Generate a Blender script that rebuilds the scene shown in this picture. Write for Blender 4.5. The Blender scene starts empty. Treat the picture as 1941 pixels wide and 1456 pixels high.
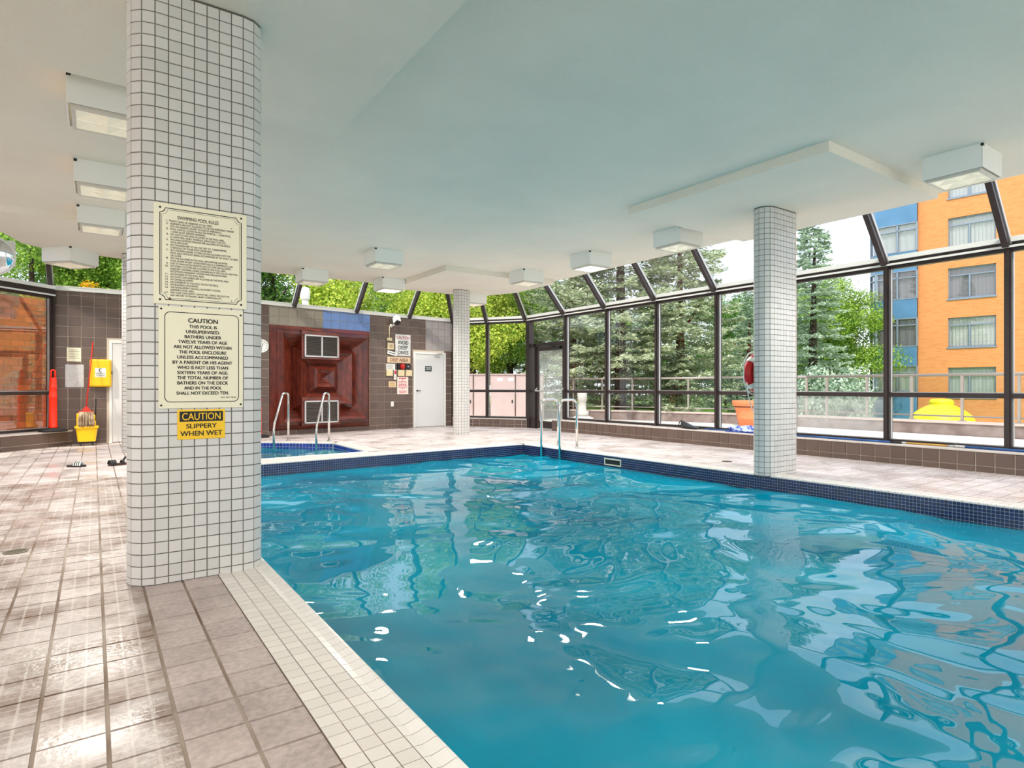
import bpy, bmesh, math, random
import numpy as np
from mathutils import Vector, Matrix, noise as mnoise
from mathutils.geometry import tessellate_polygon
random.seed(7)
R = math.radians
SC = bpy.context.scene
COL = SC.collection

# ------------------------------------------------------------------ camera
cd = bpy.data.cameras.new('camera')
cam = bpy.data.objects.new('camera', cd)
COL.objects.link(cam)
cd.sensor_fit = 'HORIZONTAL'
cd.sensor_width = 36.0
cd.lens = 1137.0 / 1941.0 * 36.0
cd.shift_y = 5.0 / 1941.0
cd.clip_start = 0.05
cd.clip_end = 400
cam.location = (0, 0, 1.2)
cam.rotation_euler = (R(90), 0, R(-34.9))
SC.camera = cam

# ------------------------------------------------------------------ exposure, sky, sun
vs = SC.view_settings
vs.view_transform = 'Standard'
vs.look = 'None'
vs.gamma = 1
vs.exposure = 0.25
vs.use_curve_mapping = False
SC.cycles.max_bounces = 10
SC.cycles.diffuse_bounces = 5
SC.cycles.transparent_max_bounces = 24
SC.cycles.caustics_reflective = False
SC.cycles.caustics_refractive = False
SC.cycles.sample_clamp_indirect = 6
SC.cycles.use_denoising = True

SKY = 1.7
SUN = 2.9
LAMP = 250.0
w = bpy.data.worlds.new('sky')
SC.world = w
w.use_nodes = True
nt = w.node_tree
nt.nodes.clear()
wo = nt.nodes.new('ShaderNodeOutputWorld')
bg = nt.nodes.new('ShaderNodeBackground')
tc = nt.nodes.new('ShaderNodeTexCoord')
sep = nt.nodes.new('ShaderNodeSeparateXYZ')
nt.links.new(tc.outputs['Generated'], sep.inputs[0])
ramp = nt.nodes.new('ShaderNodeValToRGB')
ramp.color_ramp.elements[0].position = 0.0
ramp.color_ramp.elements[0].color = (0.83, 0.88, 0.97, 1)
ramp.color_ramp.elements[1].position = 0.6
ramp.color_ramp.elements[1].color = (0.62, 0.75, 1.0, 1)
nt.links.new(sep.outputs['Z'], ramp.inputs[0])
nz = nt.nodes.new('ShaderNodeTexNoise')
nz.inputs['Scale'].default_value = 2.6
nz.inputs['Detail'].default_value = 6
mp = nt.nodes.new('ShaderNodeMapping')
mp.inputs['Scale'].default_value = (1, 1, 2.6)
nt.links.new(tc.outputs['Generated'], mp.inputs[0])
nt.links.new(mp.outputs[0], nz.inputs['Vector'])
cr = nt.nodes.new('ShaderNodeValToRGB')
cr.color_ramp.elements[0].position = 0.46
cr.color_ramp.elements[1].position = 0.66
nt.links.new(nz.outputs['Fac'], cr.inputs[0])
mx = nt.nodes.new('ShaderNodeMixRGB')
mx.inputs[2].default_value = (1.0, 1.0, 1.0, 1)
nt.links.new(cr.outputs[0], mx.inputs[0])
nt.links.new(ramp.outputs[0], mx.inputs[1])
nt.links.new(mx.outputs[0], bg.inputs['Color'])
bg.inputs['Strength'].default_value = SKY
nt.links.new(bg.outputs[0], wo.inputs[0])

sl = bpy.data.lights.new('sun', 'SUN')
sl.energy = SUN
sl.color = (1.0, 0.93, 0.82)
sl.angle = R(1.0)
so = bpy.data.objects.new('sun', sl)
COL.objects.link(so)
so.rotation_euler = Vector((0.50, 0.36, -0.85)).to_track_quat('-Z', 'Y').to_euler()
so.location = (-20, -20, 40)


# ------------------------------------------------------------------ materials
def lin(c):
    return tuple(((v / 255.0) / 12.92 if v / 255.0 <= 0.04045 else ((v / 255.0 + 0.055) / 1.055) ** 2.4) for v in c)


def srgb(*c):
    return lin(c) + (1,)


MATS = {}


def mat(name, color, rough=0.5, metal=0.0, vary=0.0, nscale=3.0, namt=0.0, ncol=None, bump=0.0, bscale=60.0,
        island=0.0, spec=0.5, coat=0.0, detail=4.0, nlo=0.35, nhi=0.65, stretch=None, emit=0.0):
    """principled material; vary = random value per object, island = per loose piece, namt/ncol = noise mix"""
    if name in MATS:
        return MATS[name]
    m = bpy.data.materials.new(name)
    MATS[name] = m
    m.use_nodes = True
    t = m.node_tree
    N, L = t.nodes, t.links
    b = N['Principled BSDF']
    b.inputs['Roughness'].default_value = rough
    b.inputs['Metallic'].default_value = metal
    b.inputs['Specular IOR Level'].default_value = spec
    if coat:
        b.inputs['Coat Weight'].default_value = coat
        b.inputs['Coat Roughness'].default_value = 0.06
    col = lin(color) + (1,)
    cur = None
    geo = N.new('ShaderNodeNewGeometry')
    if namt or ncol:
        n = N.new('ShaderNodeTexNoise')
        n.inputs['Scale'].default_value = nscale
        n.inputs['Detail'].default_value = detail
        if stretch:
            tcn = N.new('ShaderNodeTexCoord')
            mpn = N.new('ShaderNodeMapping')
            mpn.inputs['Scale'].default_value = stretch
            L.new(tcn.outputs['Object'], mpn.inputs[0])
            L.new(mpn.outputs[0], n.inputs['Vector'])
        else:
            L.new(geo.outputs['Position'], n.inputs['Vector'])
        r = N.new('ShaderNodeValToRGB')
        r.color_ramp.elements[0].position = nlo
        r.color_ramp.elements[1].position = nhi
        c2 = lin(ncol) + (1,) if ncol else tuple(v * (1 - namt) for v in col[:3]) + (1,)
        r.color_ramp.elements[0].color = col
        r.color_ramp.elements[1].color = c2
        L.new(n.outputs['Fac'], r.inputs[0])
        cur = r.outputs[0]
    for amt, kind in ((vary, 'o'), (island, 'i')):
        if not amt:
            continue
        h = N.new('ShaderNodeHueSaturation')
        if cur:
            L.new(cur, h.inputs['Color'])
        else:
            h.inputs['Color'].default_value = col
        mr = N.new('ShaderNodeMapRange')
        mr.inputs['To Min'].default_value = 1 - amt
        mr.inputs['To Max'].default_value = 1 + amt
        if kind == 'o':
            oi = N.new('ShaderNodeObjectInfo')
            L.new(oi.outputs['Random'], mr.inputs['Value'])
        else:
            L.new(geo.outputs['Random Per Island'], mr.inputs['Value'])
        L.new(mr.outputs[0], h.inputs['Value'])
        cur = h.outputs[0]
    if cur:
        L.new(cur, b.inputs['Base Color'])
    else:
        b.inputs['Base Color'].default_value = col
    if bump:
        n2 = N.new('ShaderNodeTexNoise')
        n2.inputs['Scale'].default_value = bscale
        n2.inputs['Detail'].default_value = 3
        L.new(geo.outputs['Position'], n2.inputs['Vector'])
        bp = N.new('ShaderNodeBump')
        bp.inputs['Strength'].default_value = bump
        bp.inputs['Distance'].default_value = 0.01
        L.new(n2.outputs['Fac'], bp.inputs['Height'])
        L.new(bp.outputs[0], b.inputs['Normal'])
    if emit:
        b.inputs['Emission Color'].default_value = col
        b.inputs['Emission Strength'].default_value = emit
    return m


M_ceil = mat('ceiling_stucco', (240, 233, 218), 0.9, bump=0.6, bscale=140, namt=0.05, nscale=1.2)
M_grout = mat('dark_grout', (96, 92, 84), 0.9)
M_ctile = mat('column_tile_glaze', (212, 209, 204), 0.22, vary=0.05, island=0.05)
M_wtile = mat('brown_wall_tile', (100, 82, 73), 0.35, vary=0.10)
M_wtile2 = mat('taupe_wall_tile', (150, 140, 128), 0.35, vary=0.06)
M_wtile3 = mat('grey_wall_tile', (158, 150, 148), 0.35, vary=0.06)
M_wtileb = mat('blue_wall_tile', (96, 132, 196), 0.4, vary=0.08, ncol=(126, 156, 208), nscale=40)
M_wgrout = mat('pale_wall_grout', (206, 192, 176), 0.9)
M_sill = mat('stone_ledge', (214, 204, 196), 0.45, namt=0.12, nscale=8)
M_white = mat('white_paint', (232, 232, 226), 0.45)
M_door = mat('door_paint', (214, 213, 210), 0.4)
M_lightbox = mat('white_enamel', (236, 236, 230), 0.4)
M_bronze = mat('bronze_aluminium', (62, 52, 50), 0.35, metal=0.35, namt=0.15, nscale=10)
M_silver = mat('pale_aluminium', (196, 194, 192), 0.35, metal=0.5)
M_steel = mat('polished_steel', (215, 213, 208), 0.12, metal=1.0)
M_black = mat('black_plastic', (20, 20, 20), 0.45)
M_rubber = mat('black_rubber', (26, 25, 25), 0.8)
M_cope = mat('cream_coping_tile', (226, 218, 210), 0.35, vary=0.05, island=0.05)
M_bull = mat('white_bullnose_tile', (236, 230, 224), 0.25, vary=0.03, island=0.03)
M_cgrout = mat('brown_coping_grout', (140, 124, 108), 0.9)
M_mosaic = mat('navy_mosaic_glaze', (20, 38, 84), 0.12, island=0.35, spec=0.6)
M_mosaicb = mat('cobalt_mosaic_glaze', (30, 62, 160), 0.15, island=0.3, spec=0.6)
M_mgrout = mat('mosaic_grout', (206, 212, 220), 0.8)
M_basin = mat('pool_plaster', (140, 206, 220), 0.6, namt=0.25, nscale=0.7)
M_red = mat('signal_orange', (255, 48, 20), 0.35, spec=0.4)
M_yel = mat('safety_yellow', (246, 196, 10), 0.35)
M_cream = mat('cream_sign_plastic', (236, 229, 200), 0.4)
M_ink = mat('black_ink', (18, 18, 18), 0.6)
M_inkred = mat('red_ink', (190, 30, 60), 0.6)
M_beige = mat('beige_plastic', (226, 208, 166), 0.45)
M_terra = mat('terracotta', (232, 136, 88), 0.8, namt=0.12, nscale=14)
M_bark = mat('bark', (70, 52, 44), 0.95, bump=0.8, bscale=25)
M_barkr = mat('red_bark', (120, 62, 46), 0.95, bump=0.8, bscale=25)


def leafmat(name, c1, c2):
    if name in MATS:
        return MATS[name]
    m = bpy.data.materials.new(name)
    MATS[name] = m
    m.use_nodes = True
    t = m.node_tree
    N, L = t.nodes, t.links
    b = N['Principled BSDF']
    b.inputs['Roughness'].default_value = 0.6
    b.inputs['Specular IOR Level'].default_value = 0.25
    g = N.new('ShaderNodeNewGeometry')
    r = N.new('ShaderNodeValToRGB')
    r.color_ramp.elements[0].color = lin(c1) + (1,)
    r.color_ramp.elements[1].color = lin(c2) + (1,)
    L.new(g.outputs['Random Per Island'], r.inputs[0])
    L.new(r.outputs[0], b.inputs['Base Color'])
    tr = N.new('ShaderNodeBsdfTranslucent')
    L.new(r.outputs[0], tr.inputs['Color'])
    ms = N.new('ShaderNodeMixShader')
    ms.inputs[0].default_value = 0.35
    L.new(b.outputs[0], ms.inputs[1])
    L.new(tr.outputs[0], ms.inputs[2])
    L.new(ms.outputs[0], N['Material Output'].inputs[0])
    return m


L_spruce = leafmat('spruce_needles', (104, 132, 84), (250, 252, 220))
L_blue = leafmat('blue_spruce_needles', (100, 134, 110), (240, 252, 226))
L_green = leafmat('green_leaves', (86, 136, 40), (190, 214, 92))
L_yel = leafmat('yellow_green_leaves', (130, 168, 40), (232, 236, 110))
L_dark = leafmat('dark_green_leaves', (50, 96, 40), (140, 178, 84))
L_gold = leafmat('golden_leaves', (196, 140, 10), (246, 200, 40))


def glassmat(name, tint, rmin, rmax, rough=0.0, haze=0.0):
    m = bpy.data.materials.new(name)
    MATS[name] = m
    m.use_nodes = True
    t = m.node_tree
    N, L = t.nodes, t.links
    N.remove(N['Principled BSDF'])
    tr = N.new('ShaderNodeBsdfTransparent')
    tr.inputs[0].default_value = tint + (1,)
    gl = N.new('ShaderNodeBsdfGlossy')
    gl.inputs['Roughness'].default_value = rough
    lw = N.new('ShaderNodeFresnel')
    lw.inputs['IOR'].default_value = 1.45
    mr = N.new('ShaderNodeMapRange')
    mr.inputs['From Min'].default_value = 0.03
    mr.inputs['From Max'].default_value = 1.0
    mr.inputs['To Min'].default_value = rmin
    mr.inputs['To Max'].default_value = rmax
    L.new(lw.outputs[0], mr.inputs[0])
    ms = N.new('ShaderNodeMixShader')
    L.new(mr.outputs[0], ms.inputs[0])
    L.new(tr.outputs[0], ms.inputs[1])
    L.new(gl.outputs[0], ms.inputs[2])
    out = ms
    if haze:
        df = N.new('ShaderNodeBsdfDiffuse')
        df.inputs[0].default_value = (0.8, 0.82, 0.82, 1)
        nzz = N.new('ShaderNodeTexNoise')
        nzz.inputs['Scale'].default_value = 3
        nzz.inputs['Detail'].default_value = 5
        g = N.new('ShaderNodeNewGeometry')
        L.new(g.outputs['Position'], nzz.inputs['Vector'])
        mh = N.new('ShaderNodeMath')
        mh.operation = 'MULTIPLY'
        mh.inputs[1].default_value = haze * 2
        L.new(nzz.outputs['Fac'], mh.inputs[0])
        m2 = N.new('ShaderNodeMixShader')
        L.new(mh.outputs[0], m2.inputs[0])
        L.new(ms.outputs[0], m2.inputs[1])
        L.new(df.outputs[0], m2.inputs[2])
        out = m2
    L.new(out.outputs[0], N['Material Output'].inputs[0])
    return m


G_clear = glassmat('clear_glass', (0.985, 0.992, 0.99), 0.0, 0.09)
G_hazy = glassmat('fogged_glass', (0.97, 0.985, 0.975), 0.0, 0.35, haze=0.24)
G_door = glassmat('door_glass', (0.95, 0.985, 0.96), 0.0, 0.35, haze=0.14)
G_left = glassmat('reflective_glass', (0.9, 0.86, 0.82), 0.14, 0.9, rough=0.015)
G_roof = glassmat('roof_glass', (0.985, 0.992, 0.99), 0.0, 0.09)


def deckmat(name, base, dark, tread=False, wet=0.35):
    m = bpy.data.materials.new(name)
    MATS[name] = m
    m.use_nodes = True
    t = m.node_tree
    N, L = t.nodes, t.links
    b = N['Principled BSDF']
    g = N.new('ShaderNodeNewGeometry')
    n1 = N.new('ShaderNodeTexNoise')
    n1.inputs['Scale'].default_value = 2.3
    n1.inputs['Detail'].default_value = 9
    n1.inputs['Roughness'].default_value = 0.68
    L.new(g.outputs['Position'], n1.inputs['Vector'])
    r1 = N.new('ShaderNodeValToRGB')
    r1.color_ramp.elements[0].position = 0.42
    r1.color_ramp.elements[1].position = 0.62
    r1.color_ramp.elements[0].color = lin(base) + (1,)
    r1.color_ramp.elements[1].color = lin(dark) + (1,)
    L.new(n1.outputs['Fac'], r1.inputs[0])
    # fine mottling
    n2 = N.new('ShaderNodeTexNoise')
    n2.inputs['Scale'].default_value = 38
    n2.inputs['Detail'].default_value = 6
    L.new(g.outputs['Position'], n2.inputs['Vector'])
    mr = N.new('ShaderNodeMapRange')
    mr.inputs['From Min'].default_value = 0.3
    mr.inputs['From Max'].default_value = 0.7
    mr.inputs['To Min'].default_value = 0.8
    mr.inputs['To Max'].default_value = 1.14
    L.new(n2.outputs['Fac'], mr.inputs[0])
    h = N.new('ShaderNodeHueSaturation')
    L.new(r1.outputs[0], h.inputs['Color'])
    # per tile value, from the tile's own cell
    vm = N.new('ShaderNodeVectorMath')
    vm.operation = 'MULTIPLY'
    vm.inputs[1].default_value = (1 / 0.2045, 1 / 0.2125, 0)
    L.new(g.outputs['Position'], vm.inputs[0])
    va = N.new('ShaderNodeVectorMath')
    va.operation = 'ADD'
    va.inputs[1].default_value = (100 - 0.655 / 0.2045, 100 - 2.30 / 0.2125, 0)
    L.new(vm.outputs[0], va.inputs[0])
    vf = N.new('ShaderNodeVectorMath')
    vf.operation = 'FLOOR'
    L.new(va.outputs[0], vf.inputs[0])
    wn = N.new('ShaderNodeTexWhiteNoise')
    L.new(vf.outputs[0], wn.inputs['Vector'])
    mr2 = N.new('ShaderNodeMapRange')
    mr2.inputs['To Min'].default_value = 0.9
    mr2.inputs['To Max'].default_value = 1.08
    L.new(wn.outputs['Value'], mr2.inputs[0])
    mm = N.new('ShaderNodeMath')
    mm.operation = 'MULTIPLY'
    L.new(mr.outputs[0], mm.inputs[0])
    L.new(mr2.outputs[0], mm.inputs[1])
    L.new(mm.outputs[0], h.inputs['Value'])
    L.new(h.outputs[0], b.inputs['Base Color'])
    # wet and dry patches
    n3 = N.new('ShaderNodeTexNoise')
    n3.inputs['Scale'].default_value = 1.7
    n3.inputs['Detail'].default_value = 7
    L.new(g.outputs['Position'], n3.inputs['Vector'])
    mr3 = N.new('ShaderNodeMapRange')
    mr3.inputs['From Min'].default_value = 0.38
    mr3.inputs['From Max'].default_value = 0.6
    mr3.inputs['To Min'].default_value = wet
    mr3.inputs['To Max'].default_value = 0.6
    L.new(n3.outputs['Fac'], mr3.inputs[0])
    L.new(mr3.outputs[0], b.inputs['Roughness'])
    bp = N.new('ShaderNodeBump')
    bp.inputs['Strength'].default_value = 0.35
    bp.inputs['Distance'].default_value = 0.004
    if tread:
        fr = N.new('ShaderNodeVectorMath')
        fr.operation = 'FRACTION'
        L.new(va.outputs[0], fr.inputs[0])
        s4 = N.new('ShaderNodeSeparateXYZ')
        L.new(fr.outputs[0], s4.inputs[0])
        hs = []
        for ax, k in (('X', 3), ('Y', 4)):
            m1 = N.new('ShaderNodeMath')
            m1.operation = 'MULTIPLY'
            m1.inputs[1].default_value = k
            L.new(s4.outputs[ax], m1.inputs[0])
            m2 = N.new('ShaderNodeMath')
            m2.operation = 'PINGPONG'
            m2.inputs[1].default_value = 0.5
            L.new(m1.outputs[0], m2.inputs[0])
            m3 = N.new('ShaderNodeMath')
            m3.operation = 'LESS_THAN'
            m3.inputs[1].default_value = 0.07
            L.new(m2.outputs[0], m3.inputs[0])
            hs.append(m3.outputs[0])
        mxx = N.new('ShaderNodeMath')
        mxx.operation = 'MAXIMUM'
        L.new(hs[0], mxx.inputs[0])
        L.new(hs[1], mxx.inputs[1])
        ad = N.new('ShaderNodeMath')
        ad.operation = 'ADD'
        L.new(n2.outputs['Fac'], ad.inputs[0])
        L.new(mxx.outputs[0], ad.inputs[1])
        L.new(ad.outputs[0], bp.inputs['Height'])
        bp.inputs['Strength'].default_value = 0.6
        mc = N.new('ShaderNodeMixRGB')
        mc.inputs[2].default_value = lin((206, 196, 188)) + (1,)
        mf = N.new('ShaderNodeMath')
        mf.operation = 'MULTIPLY'
        mf.inputs[1].default_value = 0.45
        L.new(mxx.outputs[0], mf.inputs[0])
        L.new(mf.outputs[0], mc.inputs[0])
        L.new(h.outputs[0], mc.inputs[1])
        L.new(mc.outputs[0], b.inputs['Base Color'])
    else:
        L.new(n2.outputs['Fac'], bp.inputs['Height'])
    L.new(bp.outputs[0], b.inputs['Normal'])
    return m


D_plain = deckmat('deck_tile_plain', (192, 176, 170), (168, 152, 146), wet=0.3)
D_tread = deckmat('deck_tile_tread', (192, 180, 174), (126, 102, 86), tread=True, wet=0.2)
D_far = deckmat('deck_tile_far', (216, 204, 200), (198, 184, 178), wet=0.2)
M_dgrout = mat('deck_grout', (176, 162, 150), 0.8, ncol=(120, 96, 78), nscale=1.6)


# ------------------------------------------------------------------ mesh helpers
class MB:
    def __init__(self):
        self.v = []
        self.f = []
        self.mi = []
        self.sm = []

    def add(self, vs, fs, mi=0, smooth=False):
        o = len(self.v)
        self.v += [tuple(p) for p in vs]
        for f in fs:
            self.f.append(tuple(i + o for i in f))
            self.mi.append(mi)
            self.sm.append(smooth)
        return self

    def box(self, x0, x1, y0, y1, z0, z1, mi=0, M=None):
        vs = [Vector(p) for p in ((x0, y0, z0), (x1, y0, z0), (x1, y1, z0), (x0, y1, z0), (x0, y0, z1), (x1, y0, z1), (x1, y1, z1), (x0, y1, z1))]
        if M:
            vs = [M @ p for p in vs]
        return self.add(vs, [(0, 3, 2, 1), (4, 5, 6, 7), (0, 1, 5, 4), (1, 2, 6, 5), (2, 3, 7, 6), (3, 0, 4, 7)], mi)

    def cbox(self, x0, x1, y0, y1, z0, z1, c=0.005, mi=0, M=None):
        """box with chamfered edges (24 verts as 3 insets)"""
        c = min(c, (x1 - x0) * .45, (y1 - y0) * .45, (z1 - z0) * .45)
        bm = bmesh.new()
        bmesh.ops.create_cube(bm, size=1)
        for v in bm.verts:
            v.co = Vector((x0 + (v.co.x + .5) * (x1 - x0), y0 + (v.co.y + .5) * (y1 - y0), z0 + (v.co.z + .5) * (z1 - z0)))
        bmesh.ops.bevel(bm, geom=bm.edges[:], offset=c, segments=2, affect='EDGES', profile=0.5)
        vs = [(M @ v.co if M else v.co.copy()) for v in bm.verts]
        bm.verts.index_update()
        fs = [[v.index for v in f.verts] for f in bm.faces]
        bm.free()
        return self.add(vs, fs, mi)

    def prism(self, poly, z0, z1, mi=0, top=True, bot=True, smooth=False, M=None):
        n = len(poly)
        vs = [Vector((p[0], p[1], z0)) for p in poly] + [Vector((p[0], p[1], z1)) for p in poly]
        if M:
            vs = [M @ p for p in vs]
        fs = [(i, (i + 1) % n, n + (i + 1) % n, n + i) for i in range(n)]
        self.add(vs, fs, mi, smooth)
        o = len(self.v) - 2 * n
        if top:
            self.f.append(tuple(o + n + i for i in range(n)))
            self.mi.append(mi)
            self.sm.append(False)
        if bot:
            self.f.append(tuple(o + i for i in reversed(range(n))))
            self.mi.append(mi)
            self.sm.append(False)
        return self

    def tube(self, pts, r, seg=12, mi=0, close=False, caps=True):
        pts = [Vector(p) for p in pts]
        n = len(pts)
        rs = r if isinstance(r, (list, tuple)) else [r] * n
        rings = []
        prev = None
        for i, p in enumerate(pts):
            if close:
                d = (pts[(i + 1) % n] - pts[i - 1]).normalized()
            elif i == 0:
                d = (pts[1] - p).normalized()
            elif i == n - 1:
                d = (p - pts[-2]).normalized()
            else:
                d = ((pts[i + 1] - p).normalized() + (p - pts[i - 1]).normalized()).normalized()
            if prev is None:
                a = Vector((0, 0, 1)) if abs(d.z) < .9 else Vector((1, 0, 0))
                u = d.cross(a).normalized()
            else:
                u = (prev - d * prev.dot(d)).normalized()
            prev = u
            w_ = d.cross(u)
            rings.append([p + (u * math.cos(2 * math.pi * k / seg) + w_ * math.sin(2 * math.pi * k / seg)) * rs[i] for k in range(seg)])
        vs = [q for rg in rings for q in rg]
        fs = []
        for i in range(n if close else n - 1):
            a, b2 = i * seg, ((i + 1) % n) * seg
            for k in range(seg):
                fs.append((a + k, a + (k + 1) % seg, b2 + (k + 1) % seg, b2 + k))
        self.add(vs, fs, mi, True)
        if caps and not close:
            o = len(self.v) - len(vs)
            for idx in (range(seg), range((n - 1) * seg, n * seg)):
                self.f.append(tuple(o + i for i in idx))
                self.mi.append(mi)
                self.sm.append(False)
        return self

    def lathe(self, prof, seg=24, mi=0, M=None, smooth=True):
        vs = []
        for (r, z) in prof:
            for k in range(seg):
                a = 2 * math.pi * k / seg
                p = Vector((r * math.cos(a), r * math.sin(a), z))
                vs.append(M @ p if M else p)
        fs = []
        for i in range(len(prof) - 1):
            for k in range(seg):
                fs.append((i * seg + k, i * seg + (k + 1) % seg, (i + 1) * seg + (k + 1) % seg, (i + 1) * seg + k))
        self.add(vs, fs, mi, smooth)
        o = len(self.v) - len(vs)
        for i in (0, len(prof) - 1):
            if prof[i][0] > 1e-4:
                self.f.append(tuple(o + i * seg + k for k in range(seg)))
                self.mi.append(mi)
                self.sm.append(False)
        return self

    def mesh(self, name, mats):
        me = bpy.data.meshes.new(name)
        me.from_pydata([tuple(p) for p in self.v], [], self.f)
        for m in (mats if isinstance(mats, (list, tuple)) else [mats]):
            me.materials.append(m)
        me.polygons.foreach_set('material_index', self.mi)
        me.polygons.foreach_set('use_smooth', self.sm)
        me.update()
        bm = bmesh.new()
        bm.from_mesh(me)
        bmesh.ops.recalc_face_normals(bm, faces=bm.faces[:])
        bm.to_mesh(me)
        bm.free()
        return me

    def build(self, name, mats, parent=None, loc=(0, 0, 0), rot=(0, 0, 0)):
        return ob(name, self.mesh(name, mats), parent, loc, rot)


def ob(name, me, parent=None, loc=(0, 0, 0), rot=(0, 0, 0)):
    o = bpy.data.objects.new(name, me)
    COL.objects.link(o)
    o.location = loc
    o.rotation_euler = rot
    if parent:
        o.parent = parent
    return o


def struct(o, label=None):
    o['kind'] = 'structure'
    if label:
        o['label'] = label
    return o


def tag(o, label, cat, group=None, kind=None):
    o['label'] = label
    o['category'] = cat
    if group:
        o['group'] = group
    if kind:
        o['kind'] = kind
    return o


def thing(name, label, cat, loc=(0, 0, 0), rz=0, group=None):
    o = bpy.data.objects.new(name, None)
    COL.objects.link(o)
    o.empty_display_size = .1
    o.location = loc
    o.rotation_euler = (0, 0, rz)
    return tag(o, label, cat, group)


def text(body, parent, m, x, z, width, height, y=-0.003, align='CENTER', space=1.0, bold=0.0, name='lettering', ext=0.0006):
    """text centred on local (x, z), facing local -Y, stretched to width x height"""
    c = bpy.data.curves.new(name, 'FONT')
    c.body = body
    c.align_x = align
    c.space_line = space
    c.extrude = ext
    c.materials.append(m)
    o = bpy.data.objects.new(name, c)
    COL.objects.link(o)
    bpy.context.view_layer.update()
    bb = o.bound_box
    x0, x1 = min(p[0] for p in bb), max(p[0] for p in bb)
    y0, y1 = min(p[1] for p in bb), max(p[1] for p in bb)
    sx = width / max(x1 - x0, 1e-6)
    sz = height / max(y1 - y0, 1e-6)
    me = bpy.data.meshes.new_from_object(o)
    bpy.data.objects.remove(o)
    if bold:
        bm = bmesh.new()
        for k, (dx, dy) in enumerate(((-bold, -bold * .4), (bold, -bold * .4), (bold, bold * .4), (-bold, bold * .4))):
            n0 = len(bm.verts)
            bm.from_mesh(me)
            bm.verts.ensure_lookup_table()
            for v in bm.verts[n0:]:
                v.co.x += dx
                v.co.y += dy
                v.co.z += k * .00006
        bm.to_mesh(me)
        bm.free()
    n = ob(name, me, parent)
    n.scale = (sx, sz, 1)
    n.rotation_euler = (R(90), 0, 0)
    n.location = (x - (x0 + x1) / 2 * sx, y, z - (y0 + y1) / 2 * sz)
    return n


def word_bars(parent, m, x0, x1, z, h, y, rs, name='print_line'):
    """one line of unreadably small print, as word sized dashes"""
    mb = MB()
    x = x0
    while x < x1 - h * .6:
        wd = min(h * rs.uniform(1.4, 4.0), x1 - x)
        mb.box(x, x + wd, y - .0008, y, z, z + h)
        x += wd + h * .7
    return mb.build(name, m, parent)


def fillet(pts, r, n=6):
    pts = [Vector(p) for p in pts]
    out = [pts[0]]
    for i in range(1, len(pts) - 1):
        a, b, c = pts[i - 1], pts[i], pts[i + 1]
        d1, d2 = (a - b), (c - b)
        l = min(r, d1.length * .49, d2.length * .49)
        p1, p2 = b + d1.normalized() * l, b + d2.normalized() * l
        for k in range(n + 1):
            t = k / n
            out.append(p1 * (1 - t) ** 2 + b * 2 * t * (1 - t) + p2 * t * t)
    out.append(pts[-1])
    return out


CAMF = Vector((math.sin(R(34.9)), math.cos(R(34.9)), 0))
CAMR = Vector((math.cos(R(34.9)), -math.sin(R(34.9)), 0))


def inview(p, margin=1.03):
    d = p[0] * CAMF.x + p[1] * CAMF.y
    if d < 0.3:
        return None
    u = 970.5 + 1137 * (p[0] * CAMR.x + p[1] * CAMR.y) / d
    v = 733 - 1137 * (p[2] - 1.2) / d
    if abs(u - 970.5) < 970.5 * margin and abs(v - 728) < 728 * margin:
        return d
    return None


# ================================================================== SETTING
# pool plan (counter-clockwise): left edge x = .965, far edge slants, right edge slants a little
PA, PB, PC, PD = (0.965, -2.6), (0.965, 9.795), (7.34, 10.14), (7.55, -2.6)
POOL = [PA, PD, PC, PB]
SPA = [(1.55, 10.42), (4.15, 10.56), (4.15, 12.58), (2.92, 13.72), (1.55, 13.72)]
WATER_Z = -0.2
B_ = Vector((3.22, 15.3, 0))
C_ = Vector((7.6, 16.08, 0))
D_ = Vector((9.1, 16.2, 0))
A_ = Vector((-.72, 15.52, 0))
CP = Vector((10.5, 14.2, 0))
CQ = Vector((9.1, 16.15, 0))
LD = Vector((-1, -.96, 0)).normalized()

# floor slab with openings for pool and spa
outer = [(-9, -3.2), (10.6, -3.2), (10.6, 14.3), (9.2, 16.3), (7.6, 16.2), (3.2, 15.45), (-.72, 15.6), (-5.2, 11.3), (-9, 11.3)]
def inset(poly, d):
    n = len(poly)
    out = []
    for i in range(n):
        a, b, c = Vector(poly[i - 1]), Vector(poly[i]), Vector(poly[(i + 1) % n])
        e1, e2 = (b - a).normalized(), (c - b).normalized()
        n1, n2 = Vector((e1.y, -e1.x)), Vector((e2.y, -e2.x))
        k = (n1 + n2).normalized()
        out.append(b + k * d / max(k.dot(n1), .3))
    return [tuple(p) for p in out]
loops = [[Vector((x, y, 0)) for x, y in outer], [Vector((x, y, 0)) for x, y in reversed(inset(POOL, .03))], [Vector((x, y, 0)) for x, y in reversed(inset(SPA, .03))]]
tris = tessellate_polygon(loops)
flat = [p for l in loops for p in l]
mb = MB()
mb.add([(p.x, p.y, -.006) for p in flat], [tuple(t) for t in tris])
FLOOR = struct(mb.build('floor', M_dgrout), 'tiled pool deck, damp and brown stained on the left')

def inpoly(p, poly):
    c = False
    j = len(poly) - 1
    for i in range(len(poly)):
        xi, yi = poly[i]
        xj, yj = poly[j]
        if (yi > p[1]) != (yj > p[1]) and p[0] < (xj - xi) * (p[1] - yi) / (yj - yi) + xi:
            c = not c
        j = i
    return c

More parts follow.
